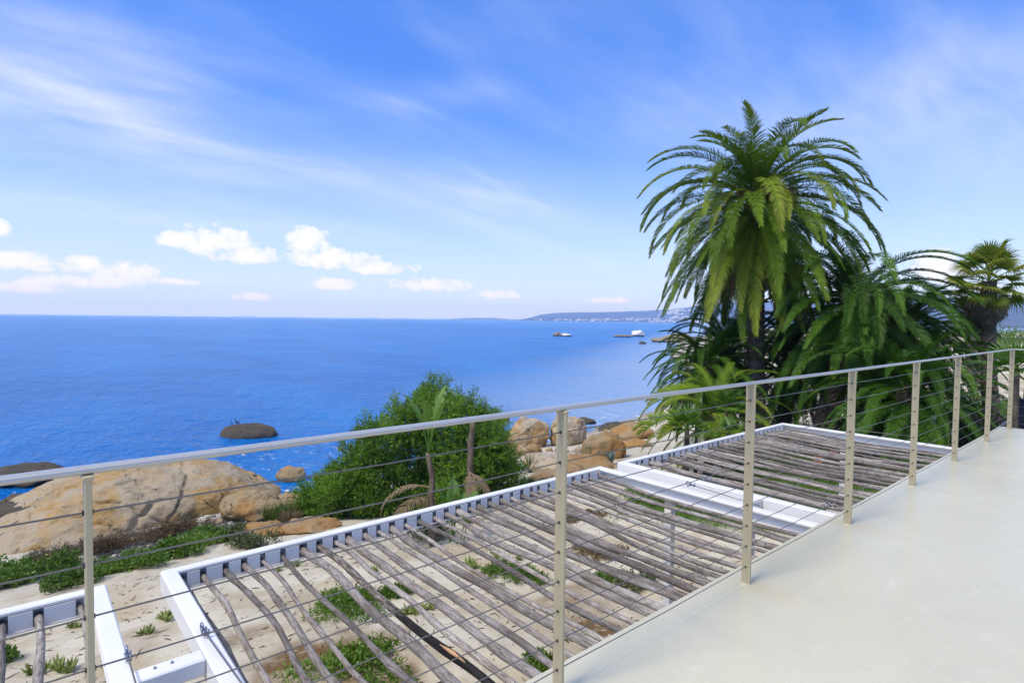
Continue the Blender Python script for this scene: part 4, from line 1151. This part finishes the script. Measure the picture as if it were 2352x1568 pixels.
# yuccas, agave, strelitzia
YUC = m_leaf('yucca_leaves', (0.06, 0.10, 0.035), (0.10, 0.15, 0.05), (0.17, 0.19, 0.08), .45, .1)
AGAVE = m_leaf('agave_leaves', (0.12, 0.18, 0.17), (0.16, 0.22, 0.21), (0.2, 0.25, 0.22), .5, .05)
def sword_plant(px, py, rpx, label, mat, n=34, wid=.03, name='yucca', cat='yucca', emin=.1, dist=None):
    rn = random.Random(px+py*3); p = on_ground(px, py) if dist is None else at_depth(px, py, dist); L0 = psize(p, rpx)
    if dist is None: p = Vector((p.x, p.y, ground(p.x, p.y)))
    root = empty(name, p, label, cat)
    for i in range(n):
        a = i*2.4 + rn.uniform(-.2, .2); e = lerp(1.45, emin, i/n) + rn.uniform(-.1, .1); L_ = L0*rn.uniform(.8, 1.05)
        d = Vector((math.cos(a)*math.cos(e), math.sin(a)*math.cos(e), math.sin(e))); s = d.cross(Vector((0, 0, 1))).normalized(); up = s.cross(d)
        mb = MB(); ps = [d*.04, d*L_*.35 + up*.02*L_, d*L_*.75, d*L_ - Vector((0, 0, .06*L_))]; ws = [wid*.7, wid, wid*.7, .002]
        vs = []
        for q, w in zip(ps, ws): vs += [q - s*w, q - up*w*.35, q + s*w]
        fs = []
        for k in range(3): fs += [(3*k, 3*k+1, 3*k+4, 3*k+3), (3*k+1, 3*k+2, 3*k+5, 3*k+4)]
        mb.add(vs, fs); obj('leaf', mb.mesh('leaf'), mat, root)
sword_plant(1216, 1085, 62, 'spiky yucca in front of the flat grey slab', YUC, 30, .022)
sword_plant(1350, 1066, 58, 'spiky yucca right of the second railing post', YUC, 26, .02)
sword_plant(1402, 1068, 40, 'blue grey agave beside the orange boulder', AGAVE, 9, .09, 'agave', 'agave', .9)

STREL = m_leaf('strelitzia_leaf', (0.06, 0.15, 0.02), (0.10, 0.21, 0.025), (0.15, 0.24, 0.05), .35, .3)
DEADL = m_leaf('dead_palm_leaf', (0.20, 0.145, 0.085), (0.28, 0.21, 0.13), (0.15, 0.10, 0.055), .8, .2)
TRUNKB = m_bark('fibrous_trunk', (0.10, 0.075, 0.055), (0.20, 0.155, 0.115), 9, stretch=(1, 1, .35))
def paddle(L_, w_, bend, rn, tatter=0.0):
    mb = MB(); n = 12; pet = .45*L_
    pts = []; a = R(78); p = Vector((0, 0, 0)); st = (L_+pet)/20
    for i in range(21):
        pts.append(p.copy()); p = p + Vector((math.cos(a), 0, math.sin(a)))*st; a -= bend/20*(0.3 + 1.4*i/20)
    mb.tube(pts[:8], [.022 - .0012*i for i in range(8)], 5)
    k0 = 7; m = 21-k0
    for side in (-1, 1):
        vs = []; 
        for i in range(k0, 21):
            u = (i-k0)/(m-1); w = w_*math.sin(math.pi*min(1, .06 + .94*u))**.6*(1 if u < .97 else .2)
            t = (pts[min(20, i+1)]-pts[i-1]).normalized(); nrm = Vector((-t.z, 0, t.x))
            vs += [pts[i], pts[i] + Vector((0, side*w*.55, 0)) + nrm*w*.22 + t*.02, pts[i] + Vector((0, side*w, 0)) + nrm*w*.18 + t*rn.uniform(-.02, .05)]
        fs = []
        for i in range(m-1):
            fs += [(3*i, 3*i+1, 3*i+4, 3*i+3)]
            if rn.random() > tatter: fs += [(3*i+1, 3*i+2, 3*i+5, 3*i+4)]
        mb.add(vs, fs, False)
    return mb.mesh('leaf')
def frond_mesh(L_, e0, bend, nl, ll, seed, pet=.12, vee=.35, wid=.0185, droop=.45, rigid=0.0):
    """feather palm frond lying in its own x-z plane; attribute tip runs 0..1 outwards"""
    rn = random.Random(seed); mb = MB(); N = 22; pts = []; p = Vector((0, 0, 0)); tw = rn.uniform(-.25, .25)
    for i in range(N+1):
        u = i/N; pts.append(p.copy()); e = e0 - bend*u**1.15
        p = p + Vector((math.cos(e), tw*u*.35, math.sin(e)))*(L_/N)
    mb.tube(pts, [lerp(.035, .005, (i/N)**.7) for i in range(N+1)], 4, smooth=False)
    tip = [(i//4)/N*.5 for i in range(4*(N+1))]
    for side in (-1, 1):
        for i in range(nl):
            u = pet + (1-pet)*(i + rn.uniform(-.3, .3))/nl; u = max(pet, min(.998, u)); f = u*N; k = min(N-1, int(f)); b = pts[k].lerp(pts[k+1], f-k)
            t = (pts[k+1]-pts[k]).normalized(); lat = t.cross(Vector((0, 0, 1))); 
            if lat.length < .05: lat = Vector((0, -1, 0))
            lat.normalize(); nrm = lat.cross(t).normalized()
            if nrm.z < 0 and e0 > 0: pass
            v = (u-pet)/(1-pet)
            ang = lerp(R(68), R(22), v**1.3) + rn.uniform(-.12, .12)
            l = ll*(math.sin(math.pi*(.14 + .80*v))**.65)*rn.uniform(.82, 1.1)
            d = (t*math.cos(ang) + lat*side*math.sin(ang) + nrm*(vee*rn.uniform(.4, 1.3))).normalized()
            d2 = (d + Vector((0, 0, -droop*rn.uniform(.5, 1.3)))).normalized()
            s = (t - d*t.dot(d)); s = (s.normalized() + nrm*rn.uniform(-.5, .5)).normalized()
            w = wid*rn.uniform(.8, 1.15)
            n0 = len(mb.v); strip(mb, [b, b + d*l*.5, b + d*l*.5 + d2*l*.5], s, [w*.6, w, w*.12])
            tip += [u*.55, u*.55, u*.55+.2, u*.55+.2, u*.55+.5, u*.55+.5]
    me = mb.mesh('frond'); at_ = me.attributes.new('tip', 'FLOAT', 'POINT'); at_.data.foreach_set('value', tip[:len(me.vertices)])
    return me
def strelitzia():
    base = at_depth(1003, 1138, 15.2); base.z = ground(base.x, base.y)
    D = depth_of(base); rn = random.Random(9)
    root = empty('strelitzia', base, 'strelitzia with brown leaning trunk and hanging dead leaf before the shrub', 'plant')
    top = at_depth(985, 1040, D) - base
    mb = MB(); add_trunk(mb, (0, 0, -.2), top, .13, .06, rn, 9, 8, .05); mb.build('trunk', TRUNKB, root)
    for i, (yaw, L_, bd, sc) in enumerate(((.3, 1.3, .5, 1), (2.2, 1.2, .7, 1), (4.0, 1.25, .9, 1), (5.2, 1.1, .4, 1))):
        o = obj('leaf', paddle(L_, .17, bd, rn, .2), STREL, root, top); o.rotation_euler = (0, 0, yaw)
    for i, yaw in enumerate((2.6, 3.3, 1.2)):
        o = obj('dead_leaf', frond_mesh(1.7, R(20), R(105), 34, .38, 40+i, .2, .1, .016, .6), DEADL, root, top*(.62-.1*i)); o.rotation_euler = (0, 0, yaw)
    b2 = at_depth(1052, 1128, D-.2); g = ground(b2.x, b2.y)
    r2 = empty('strelitzia', (b2.x, b2.y, g), 'young strelitzia with broad paddle leaves at the shrub foot', 'plant')
    for i in range(9):
        o = obj('leaf', paddle(rn.uniform(.65, 1.2), rn.uniform(.14, .22), rn.uniform(.3, 1.2), rn, .08), STREL, r2, (rn.uniform(-.2, .2), rn.uniform(-.2, .2), .05)); o.rotation_euler = (0, 0, i*2.4)
    b3 = at_depth(1072, 1110, D+2.2); g = ground(b3.x, b3.y); b3 = Vector((b3.x, b3.y, g))
    r3 = empty('palm_stump', b3, 'bare leaning brown trunk rising through the shrub to the handrail', 'trunk')
    mb = MB(); add_trunk(mb, (0, 0, -.1), at_depth(1086, 965, D+2.4)-b3, .12, .08, rn, 10, 8, .03); mb.build('trunk', TRUNKB, r3)
    for i in range(2):
        o = obj('dead_leaf', frond_mesh(1.0, R(-10), R(60), 24, .30, 60+i, .2, .1, .016, .5), DEADL, r3, at_depth(1078, 1085, D+2.0)-b3); o.rotation_euler = (0, 0, 4.2+i*.7)
strelitzia()

# ------------------------------------------------------------------ palms
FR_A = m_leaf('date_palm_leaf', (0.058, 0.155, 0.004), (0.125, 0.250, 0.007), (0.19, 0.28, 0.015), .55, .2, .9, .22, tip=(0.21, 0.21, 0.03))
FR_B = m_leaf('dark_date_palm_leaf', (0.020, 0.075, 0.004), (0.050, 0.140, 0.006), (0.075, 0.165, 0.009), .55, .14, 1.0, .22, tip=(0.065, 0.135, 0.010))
FAN = m_leaf('fan_palm_leaf', (0.10, 0.19, 0.018), (0.19, 0.27, 0.025), (0.26, 0.28, 0.04), .55, .35, .5, .25, tip=(0.24, 0.22, 0.04))
FANG = m_leaf('young_fan_palm_leaf', (0.055, 0.15, 0.012), (0.09, 0.20, 0.02), (0.15, 0.24, 0.04), .4, .25, .3, .5)
SKIRT = m_leaf('dead_fan_skirt', (0.17, 0.135, 0.10), (0.27, 0.22, 0.17), (0.11, 0.08, 0.06), .9, .12)
PTRUNK = m_bark('palm_trunk_bark', (0.06, 0.048, 0.040), (0.15, 0.125, 0.10), 5)
DATE = m_paint('orange_date_stalk', (0.36, 0.15, 0.035), .6, .3)
BOOT = m_bark('cut_frond_boot', (0.10, 0.075, 0.05), (0.21, 0.165, 0.11), 9)
ELEV = [(84, 70), (72, 102), (58, 116), (44, 110), (30, 100), (14, 82), (-2, 68), (-20, 52), (-38, 36), (-56, 22)]
def frond_set(L_, ll, nl, seed, droop=.35):
    out = []
    for i, (e, b) in enumerate(ELEV):
        out.append([frond_mesh(L_*(0.72 if i == 0 else .92 if i == 1 else 1.0), R(e), R(b)*k, nl, ll, seed+i*10+q, droop=droop*(1+.12*i), vee=.42-.03*i) for q, k in ((0, .9), (1, 1.1))])
    return out
SET_A = frond_set(5.4, .56, 124, 500)
def palm_trunk(root, base, top, r0, r1, seed, rows=None):
    rn = random.Random(seed); mb = MB(); L_ = (top-base).length; n = rows or int(L_/.11); pts = []; rad = []
    bow = Vector((rn.uniform(-1, 1), rn.uniform(-1, 1), 0))*.12
    for i in range(n+1):
        u = i/n; pts.append(base.lerp(top, u) + bow*math.sin(math.pi*u)); r = lerp(r0, r1, u)*(1.25 - .25*min(1, u*5))
        rad.append(lambda th, r=r, i=i: r*(1 + .11*math.sin(7*th + (i % 2)*math.pi) + .05*noise.noise(Vector((math.cos(th)*2, math.sin(th)*2, i*.7)))))
    mb.tube(pts, rad, 22, smooth=False); return mb.build('trunk', PTRUNK, root, fix=False)
def date_palm(base, top, label, mat, sets, n, seed, sc=1.0, r0=.36, r1=.30, lo=-62, hi=88, dates=0, drop=1.25, yaw0=0.0, group=None, skip=None, boots=14, colour=None):
    rn = random.Random(seed); root = empty('date_palm', base, label, 'palm tree', group); t = top-base
    palm_trunk(root, Vector((0, 0, -.3)), t, r0, r1, seed)
    mb = MB()
    for i in range(boots*5):
        a = i*2.4; e = rn.uniform(-.3, .9); d = Vector((math.cos(a)*math.cos(e), math.sin(a)*math.cos(e), math.sin(e))); h = -1.0 + 1.3*i/(boots*5)
        c = t + Vector((0, 0, h*sc)); mb.tube([c + d*.1*sc, c + d*.34*sc, c + d*.52*sc + Vector((0, 0, .1*sc))], [.075*sc, .06*sc, .03*sc], 5, smooth=False)
    mb.build('frond_boots', BOOT, root, fix=False)['kind'] = 'stuff'
    for i in range(n):
        u = (i+.5)/n; e = lerp(hi, lo, u**drop); yaw = yaw0 + i*2.39996 + rn.uniform(-.25, .25)
        if skip and skip(yaw % (2*math.pi), e): continue
        j = min(range(len(ELEV)), key=lambda k: abs(ELEV[k][0]-e - rn.uniform(-6, 6)))
        o = obj('frond', rn.choice(sets[j]), mat, root, t + Vector((math.cos(yaw)*.22, math.sin(yaw)*.22, lerp(.35, -.75, u)))*sc)
        k = sc*rn.uniform(.84, 1.08); o.scale = (k, k*rn.choice((-1, 1)), k); o.rotation_euler = (rn.uniform(-.18, .18), rn.uniform(-.10, .10), yaw)
    for i in range(int(9*min(1, sc*1.05)) if n > 60 else 0):
        yaw = rn.uniform(0, 6.28); o = obj('dead_frond', rn.choice(sets[9]), DEADL, root, t + Vector((math.cos(yaw)*.25, math.sin(yaw)*.25, -.8))*sc)
        k = sc*rn.uniform(.5, .75); o.scale = (k, k, k); o.rotation_euler = (rn.uniform(-.3, .3), R(rn.uniform(2, 22)), yaw)
    for i in range(dates):
        yaw = DATEYAW[i]; d = Vector((math.cos(yaw), math.sin(yaw), 0)); mb = MB(); c = t + d*.3*sc
        e = c + d*.9*sc + Vector((0, 0, .25*sc)); mb.tube([c, c + d*.5*sc + Vector((0, 0, .3*sc)), e], [.04, .03, .02], 5)
        for k in range(60):
            q = e + rdir(rn)*.10; dd = (d*.5 + rdir(rn)*.7 + Vector((0, 0, -.7))).normalized(); L_ = rn.uniform(.4, .85)
            mb.tube([q, q + dd*L_*.5, q + dd*L_*.8 + Vector((0, 0, -L_*.25))], [.009, .009, .007], 3, smooth=False)
        mb.build('date_stalk', DATE if i % 2 == 0 else BOOT, root, fix=False)
    return root
def gbase(px, d):
    p = at_depth(px, 900, d); return Vector((p.x, p.y, ground(p.x, p.y)))
CAMYAW = HEAD
DATEYAW = [CAMYAW+2.4, CAMYAW+2.9, CAMYAW-2.6, CAMYAW-2.0, CAMYAW+1.7]
D1 = 24.0
b1 = gbase(1744, D1)
date_palm(b1, at_depth(1738, 462, D1), 'tall date palm with high arching crown towering over the others', FR_A, SET_A, 152, 3, .99, .36, .29, dates=5, lo=-70, drop=.85)
b2 = gbase(1886, 22.0)
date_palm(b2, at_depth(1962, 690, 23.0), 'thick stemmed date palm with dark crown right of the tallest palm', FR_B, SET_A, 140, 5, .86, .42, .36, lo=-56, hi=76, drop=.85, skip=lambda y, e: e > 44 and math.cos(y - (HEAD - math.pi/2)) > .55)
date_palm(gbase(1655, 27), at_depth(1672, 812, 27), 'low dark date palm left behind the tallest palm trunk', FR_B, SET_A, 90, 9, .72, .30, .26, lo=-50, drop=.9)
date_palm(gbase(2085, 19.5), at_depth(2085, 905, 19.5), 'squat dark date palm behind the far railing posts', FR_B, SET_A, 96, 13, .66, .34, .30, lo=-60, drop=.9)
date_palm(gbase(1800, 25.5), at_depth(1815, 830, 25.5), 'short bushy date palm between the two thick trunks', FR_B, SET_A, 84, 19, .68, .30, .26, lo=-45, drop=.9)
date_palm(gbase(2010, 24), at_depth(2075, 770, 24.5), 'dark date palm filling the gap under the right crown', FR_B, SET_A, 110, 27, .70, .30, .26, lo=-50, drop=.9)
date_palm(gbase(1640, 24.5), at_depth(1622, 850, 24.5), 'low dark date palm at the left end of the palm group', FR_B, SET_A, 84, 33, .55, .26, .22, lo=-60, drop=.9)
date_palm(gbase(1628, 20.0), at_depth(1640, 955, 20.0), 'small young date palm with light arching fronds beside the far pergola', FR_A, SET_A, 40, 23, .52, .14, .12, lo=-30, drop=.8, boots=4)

def fan_leaf(seed, pet=.95, rad=.85, n=30, droop=.5, half=118, fold=.25, wid=.042):
    rn = random.Random(seed); mb = MB()
    mb.tube([(0, 0, 0), (pet*.5, 0, .03), (pet, 0, 0)], [.022, .016, .011], 4, smooth=False); tip = [0]*12
    c = Vector((pet, 0, 0))
    for i in range(n):
        a = R(lerp(-half, half, (i+.5)/n)); d = Vector((math.cos(a), math.sin(a), fold*(1 if i % 2 else -.2)*.25 - .05)).normalized(); L_ = rad*(1-.28*abs(a)/R(half))*rn.uniform(.9, 1.08)
        s = Vector((-math.sin(a), math.cos(a), (.5 if i % 2 else -.5))).normalized(); w = wid
        strip(mb, [c + d*.03, c + d*L_*.45, c + d*L_*.75 + Vector((0, 0, -droop*.10*L_)), c + d*L_*.92 + Vector((0, 0, -droop*L_*.55))], s, [w*.25, w, w*.55, .003])
        tip += [.0, .0, .25, .25, .6, .6, 1.0, 1.0]
    me = mb.mesh('fan_leaf'); at_ = me.attributes.new('tip', 'FLOAT', 'POINT'); at_.data.foreach_set('value', tip[:len(me.vertices)]); return me
FANS = [fan_leaf(i, droop=.3+.25*i) for i in range(4)]
DEADF = [fan_leaf(20+i, .75, .8, 20, .9, 50, .6, .035) for i in range(3)]
def fan_palm(base, top, label, n, nd, seed, sc=1.0, r0=.26, r1=.22, mat=None):
    rn = random.Random(seed); root = empty('fan_palm', base, label, 'palm tree'); t = top-base
    palm_trunk(root, Vector((0, 0, -.3)), t, r0, r1, seed)
    for i in range(n):
        u = (i+.5)/n; e = lerp(82, -38, u); yaw = i*2.4 + rn.uniform(-.2, .2)
        o = obj('fan_leaf', rn.choice(FANS), mat or FAN, root, t + Vector((0, 0, lerp(.25, -.3, u)))*sc); k = sc*rn.uniform(.85, 1.1); o.scale = (k, k, k)
        o.rotation_euler = (rn.uniform(-.4, .4), -R(e), yaw)
    for i in range(nd):
        u = (i+.5)/nd; e = lerp(-48, -84, min(1, u*1.6)) + rn.uniform(-5, 5); yaw = i*2.4
        o = obj('dead_leaf', rn.choice(DEADF), SKIRT, root, t + Vector((math.cos(yaw)*.16, math.sin(yaw)*.16, lerp(-.2, -.95, u)))*sc); k = sc*rn.uniform(.8, 1.05); o.scale = (k, k*.8, k)
        o.rotation_euler = (rn.uniform(-.5, .5), -R(e), yaw)
    return root
fan_palm(gbase(2290, 21), at_depth(2272, 645, 21), 'fan palm with brown dead skirt at the right picture edge', 34, 80, 2, .80, .25, .22)
fan_palm(gbase(2246, 44), at_depth(2240, 715, 44), 'slim palm trunk behind the fan palm, right of two', 16, 30, 6, .6, .22, .2)
fan_palm(gbase(2230, 46), at_depth(2226, 718, 46), 'slim palm trunk behind the fan palm, left of two', 16, 30, 8, .6, .22, .2)
def dwarf_fan(px, py, dist, sc, n, label, seed):
    rn = random.Random(seed); c = at_depth(px, py, dist); g = ground(c.x, c.y); base = Vector((c.x, c.y, g)); root = empty('dwarf_fan_palm', base, label, 'palm')
    h = max(.1, c.z-g); mb = MB(); mb.tube([(0, 0, -.2), (0, 0, h*.5), (0, 0, h)], [.10, .09, .07], 8); mb.build('trunk', PTRUNK, root)
    for i in range(n):
        u = (i+.5)/n; o = obj('fan_leaf', rn.choice(STIFF), FANG, root, (0, 0, h)); k = sc*rn.uniform(.85, 1.1); o.scale = (k, k, k)
        o.rotation_euler = (rn.uniform(-.4, .4), -R(lerp(80, -15, u)), i*2.4 + rn.uniform(-.2, .2))
STIFF = [fan_leaf(40+i, .40, .75, 20, .04, 85, .3, .028) for i in range(3)]
dwarf_fan(1578, 985, 18, .80, 17, 'bright green dwarf fan palm at the outer corner of the far pergola', 1)
dwarf_fan(1668, 930, 19.5, .75, 14, 'bright green dwarf fan palm higher up beside the dark trunks', 2)
dwarf_fan(1675, 995, 17.5, .55, 12, 'little dwarf fan palm just over the pergola channel', 3)
dwarf_fan(2335, 850, 15.5, .9, 16, 'green dwarf palm behind the railing corner', 4)
# loose side fronds of the young palm that arch out over the beach
def side_frond(px, py, dist, yaw, L_, e, b, label):
    p = at_depth(px, py, dist); root = empty('palm_sucker', (p.x, p.y, ground(p.x, p.y)), label, 'palm')
    h = p.z-ground(p.x, p.y); mb = MB(); mb.tube([(0, 0, -.2), (0, 0, h*.6), (0, 0, h+.03)], [.07, .06, .05], 7); mb.build('trunk', PTRUNK, root)
    for k in (-.35, 0, .4):
        o = obj('frond', frond_mesh(L_*(1-.15*abs(k)), R(e), R(b), 60, .40, int(px+k*10), .10, .45, .02, .12), FR_A, root, (0, 0, h)); o.rotation_euler = (R(-18), 0, yaw+k)
side_frond(1640, 905, 21, CAMYAW+1.75, 2.7, 22, 68, 'palm sucker with upper arching frond reaching left over the beach')
side_frond(1600, 965, 19, CAMYAW+1.95, 2.3, 20, 72, 'palm sucker with lower arching frond left of the dwarf fan palm')

# ------------------------------------------------------------------ right background
def simple_shrub(px, py, dist, r, label, mat=None, seed=0, leaf=.12, n=260, name='coastal_shrub'):
    rn = random.Random(seed+px); p = at_depth(px, py, dist); p.z = ground(p.x, p.y); root = empty(name, p, label, 'shrub'); mb = MB(); tb = MB()
    for i in range(7):
        c = Vector((rn.gauss(0, .55)*r, rn.gauss(0, .55)*r, r*rn.uniform(.3, .9))); q = r*rn.uniform(.4, .65)
        leafy(mb, c, (q, q, q*.85), n//4, leaf, rn, .5, 8, .35, .5, .3); add_trunk(tb, (0, 0, -.2), c, .05, .02, rn, 4, 5)
    obj('crown', mb.mesh('crown'), mat or SHRUB, root); tb.build('trunk', TWIG, root, fix=False)
simple_shrub(2335, 770, 62, 3.2, 'rounded green shrub on the dunes behind the fan palm', leaf=.22)
simple_shrub(2310, 775, 90, 3.0, 'olive green dune shrub left of the rounded one', GREYB, 1, .25)
simple_shrub(2215, 770, 110, 3.5, 'low dune shrub seen left of the slim palm trunks', GREYB, 2, .3)
simple_shrub(2170, 775, 120, 3.5, 'dune shrub glimpsed beside the dark palm crown', GREYB, 3, .3)
simple_shrub(1925, 925, 33, 1.5, 'light green garden shrub behind the lawn', MATM, 4, .14)
simple_shrub(1960, 930, 36, 1.4, 'garden shrub right of the light green one', SHRUB, 5, .14)
simple_shrub(1700, 1000, 30, 1.6, 'dark undergrowth shrub behind the tallest palm trunk', GREYB, 6, .14)
simple_shrub(1800, 985, 31, 1.6, 'dark undergrowth shrub between the palm trunks', GREYB, 7, .14)
simple_shrub(2180, 930, 28, 1.7, 'dark bush behind the railing near the fence', GREYB, 8, .14)

def lawn_grass():
    rn = random.Random(31); mb = MB(); k = 0
    while k < 26000:
        x, y = rn.uniform(10.5, 34), rn.uniform(3.5, 13)
        if rn.random() > lawn_mask(x, y): continue
        z = ground(x, y); a = rn.uniform(0, 6.28); h = rn.uniform(.05, .12); l = rn.uniform(-.05, .05); w = .012 + .0006*x
        ca, sa = math.cos(a)*w, math.sin(a)*w
        mb.add([(x-ca, y-sa, z-.01), (x+ca, y+sa, z-.01), (x+l, y+l, z+h)], [(0, 1, 2)]); k += 1
    tag(obj('grass', mb.mesh('grass'), GRASSG), 'short green lawn grass beneath the palms', 'grass', kind='stuff')
lawn_grass()
def right_things():
    path = MB(); c = at(2100, 992, 4.75)
    pts = [at(2040, 1012, 4.74), at(2200, 1012, 4.74), at(2190, 955, 4.74), at(2090, 958, 4.74)]
    n = 4; path.add([(p.x, p.y, 4.35) for p in pts] + [(p.x, p.y, 4.78) for p in pts], [(0,3,2,1), (4,5,6,7)] + [(i, (i+1) % 4, 4+(i+1) % 4, 4+i) for i in range(4)])
    tag(path.build('garden_path', m_paint('pale_concrete', (.60, .57, .52), .9, .12, (.35, .32, .28))), 'pale concrete garden path beyond the far pergola', kind='structure')
    # timber decking strip in front of the path
    dk = empty('timber_boardwalk', at(2110, 1022, 4.75), 'weathered timber boardwalk strip beyond the far pergola', 'boardwalk'); wood = POLE
    o = Vector(dk.location)
    for i in range(6):
        mb = MB(); mb.box((i*.16-.4, -2.2, -.3), (i*.16-.26, 2.4, .06), .01); mb.build('plank', wood, dk)
    # dark fence near the corner post
    a, b = at_depth(2150, 1000, 20.5), at_depth(2352+60, 1000, 19.0); a.z = b.z = 4.5
    f = empty('slatted_fence', a, 'dark slatted timber fence behind the railing corner', 'fence'); d = (b-a); L_ = d.length; d.normalize()
    blk = m_paint('dark_stained_timber', (.028, .024, .021), .7, .3); rot = Matrix((d, d.cross(Vector((0, 0, 1))) * -1, Vector((0, 0, 1)))).transposed()
    def fb(name, p0, p1):
        mb = MB(); mb.box(p0, p1, .004); mb.v = [tuple(rot @ Vector(v)) for v in mb.v]; mb.build(name, blk, f)
    n = int(L_/.16)
    for i in range(n): fb('slat', (i*.16, -.015, .05), (i*.16+.11, .015, 1.40 + .02*math.sin(i)))
    for z in (.25, 1.15): fb('rail', (0, .016, z), (L_, .055, z+.09))
    for i in range(4): fb('fence_post', (i*L_/3.05, .056, -.2), (i*L_/3.05+.10, .15, 1.5))
    # navy cover draped over a tall frame
    p = at_depth(2322, 940, 16.5); p.z = 4.55; mb = MB(); rn = random.Random(2); pts = []; rad = []
    for i in range(15):
        u = i/14; pts.append(Vector((.55*u*.3, -.25*u, 2.35*u)))
        base = lerp(.62, .10, u**.8)
        rad.append(lambda th, b=base, u=u: b*(1 + .16*math.sin(9*th + 3*u) + .08*math.sin(17*th)))
    mb.tube(pts, rad, 44); 
    cv = empty('covered_parasol', p, 'closed parasol under a dark navy cover behind the railing corner', 'parasol')
    mb.build('cover', m_paint('navy_canvas', (.012, .015, .032), .8, .2), cv)
    mb = MB(); mb.tube([(.165, -.25, 2.3), (.17, -.26, 2.65)], .025, 8); mb.build('pole', GALV, cv); mb = MB(); mb.tube([(0, 0, -.1), (0, 0, .06)], .5, 20); mb.build('base', m_paint('grey_concrete_base', (.25, .25, .25), .9), cv)
    # bent grey pipe handle just beyond the balcony end
    q0, q1, q2, q3 = at_depth(2270, 1005, 9.2), at_depth(2281, 990, 9.2), at_depth(2302, 976, 9.0), at_depth(2318, 969, 8.9)
    mb = MB(); o = q0.copy(); pp = [q0 + Vector((.3, 0, -3.2)), q0 + Vector((.2, 0, -.6)), q0, q1, q2, q2.lerp(q3, .5) + Vector((0, 0, .02)), q3]
    mb.tube([x-o for x in pp], .018, 8); tag(obj('stair_handle', mb.mesh('stair_handle'), GALV, None, o), 'bent grey tube handle at the far end of the balcony', 'handle')
    # white low wall and terracotta step below the far pergola
    w0 = at(1905, 1136, 6.25); mb = MB(); mb.box((-.12, -2.6, -2.0), (.12, 0, 0), .01)
    lw = obj('patio_wall', mb.mesh('patio_wall'), WALLM, None, w0); tag(lw, 'low white wall below the far pergola next to the balcony', 'wall')
    s0 = at(1912, 1042, 4.9); root = empty('terracotta_step', s0, 'terracotta brick step on the lawn below the far pergola', 'step'); tm = m_paint('terracotta', (.34, .14, .08), .85, .3)
    for i in range(7):
        for j in range(2): mb = MB(); mb.box((i*.24-.8, j*.13, -.5), (i*.24-.8+.228, j*.13+.118, .0), .008); mb.build('brick', tm, root)
right_things()

# ------------------------------------------------------------------ haze over the bay
def haze():
    mb = MB(); mb.box((-12900, -12900, -5), (12900, 12900, 262))
    m = bpy.data.materials.new('sea_haze'); m.use_nodes = True; t = NT(m.node_tree)
    v = t.new('ShaderNodeVolumePrincipled'); v.inputs['Color'].default_value = HAZE_COL; v.inputs['Density'].default_value = HAZE_D
    v.inputs['Anisotropy'].default_value = 0.0; v.inputs['Absorption Color'].default_value = (1, 1, 1, 1)
    o = t.new('ShaderNodeOutputMaterial'); t.l.new(v.outputs[0], o.inputs['Volume'])
    tag(mb.build('haze', m), 'thin blue sea haze over the bay', 'haze', kind='stuff')
HAZE_COL, HAZE_D = (0.36, 0.55, 1.0, 1), 2.0e-4
haze()
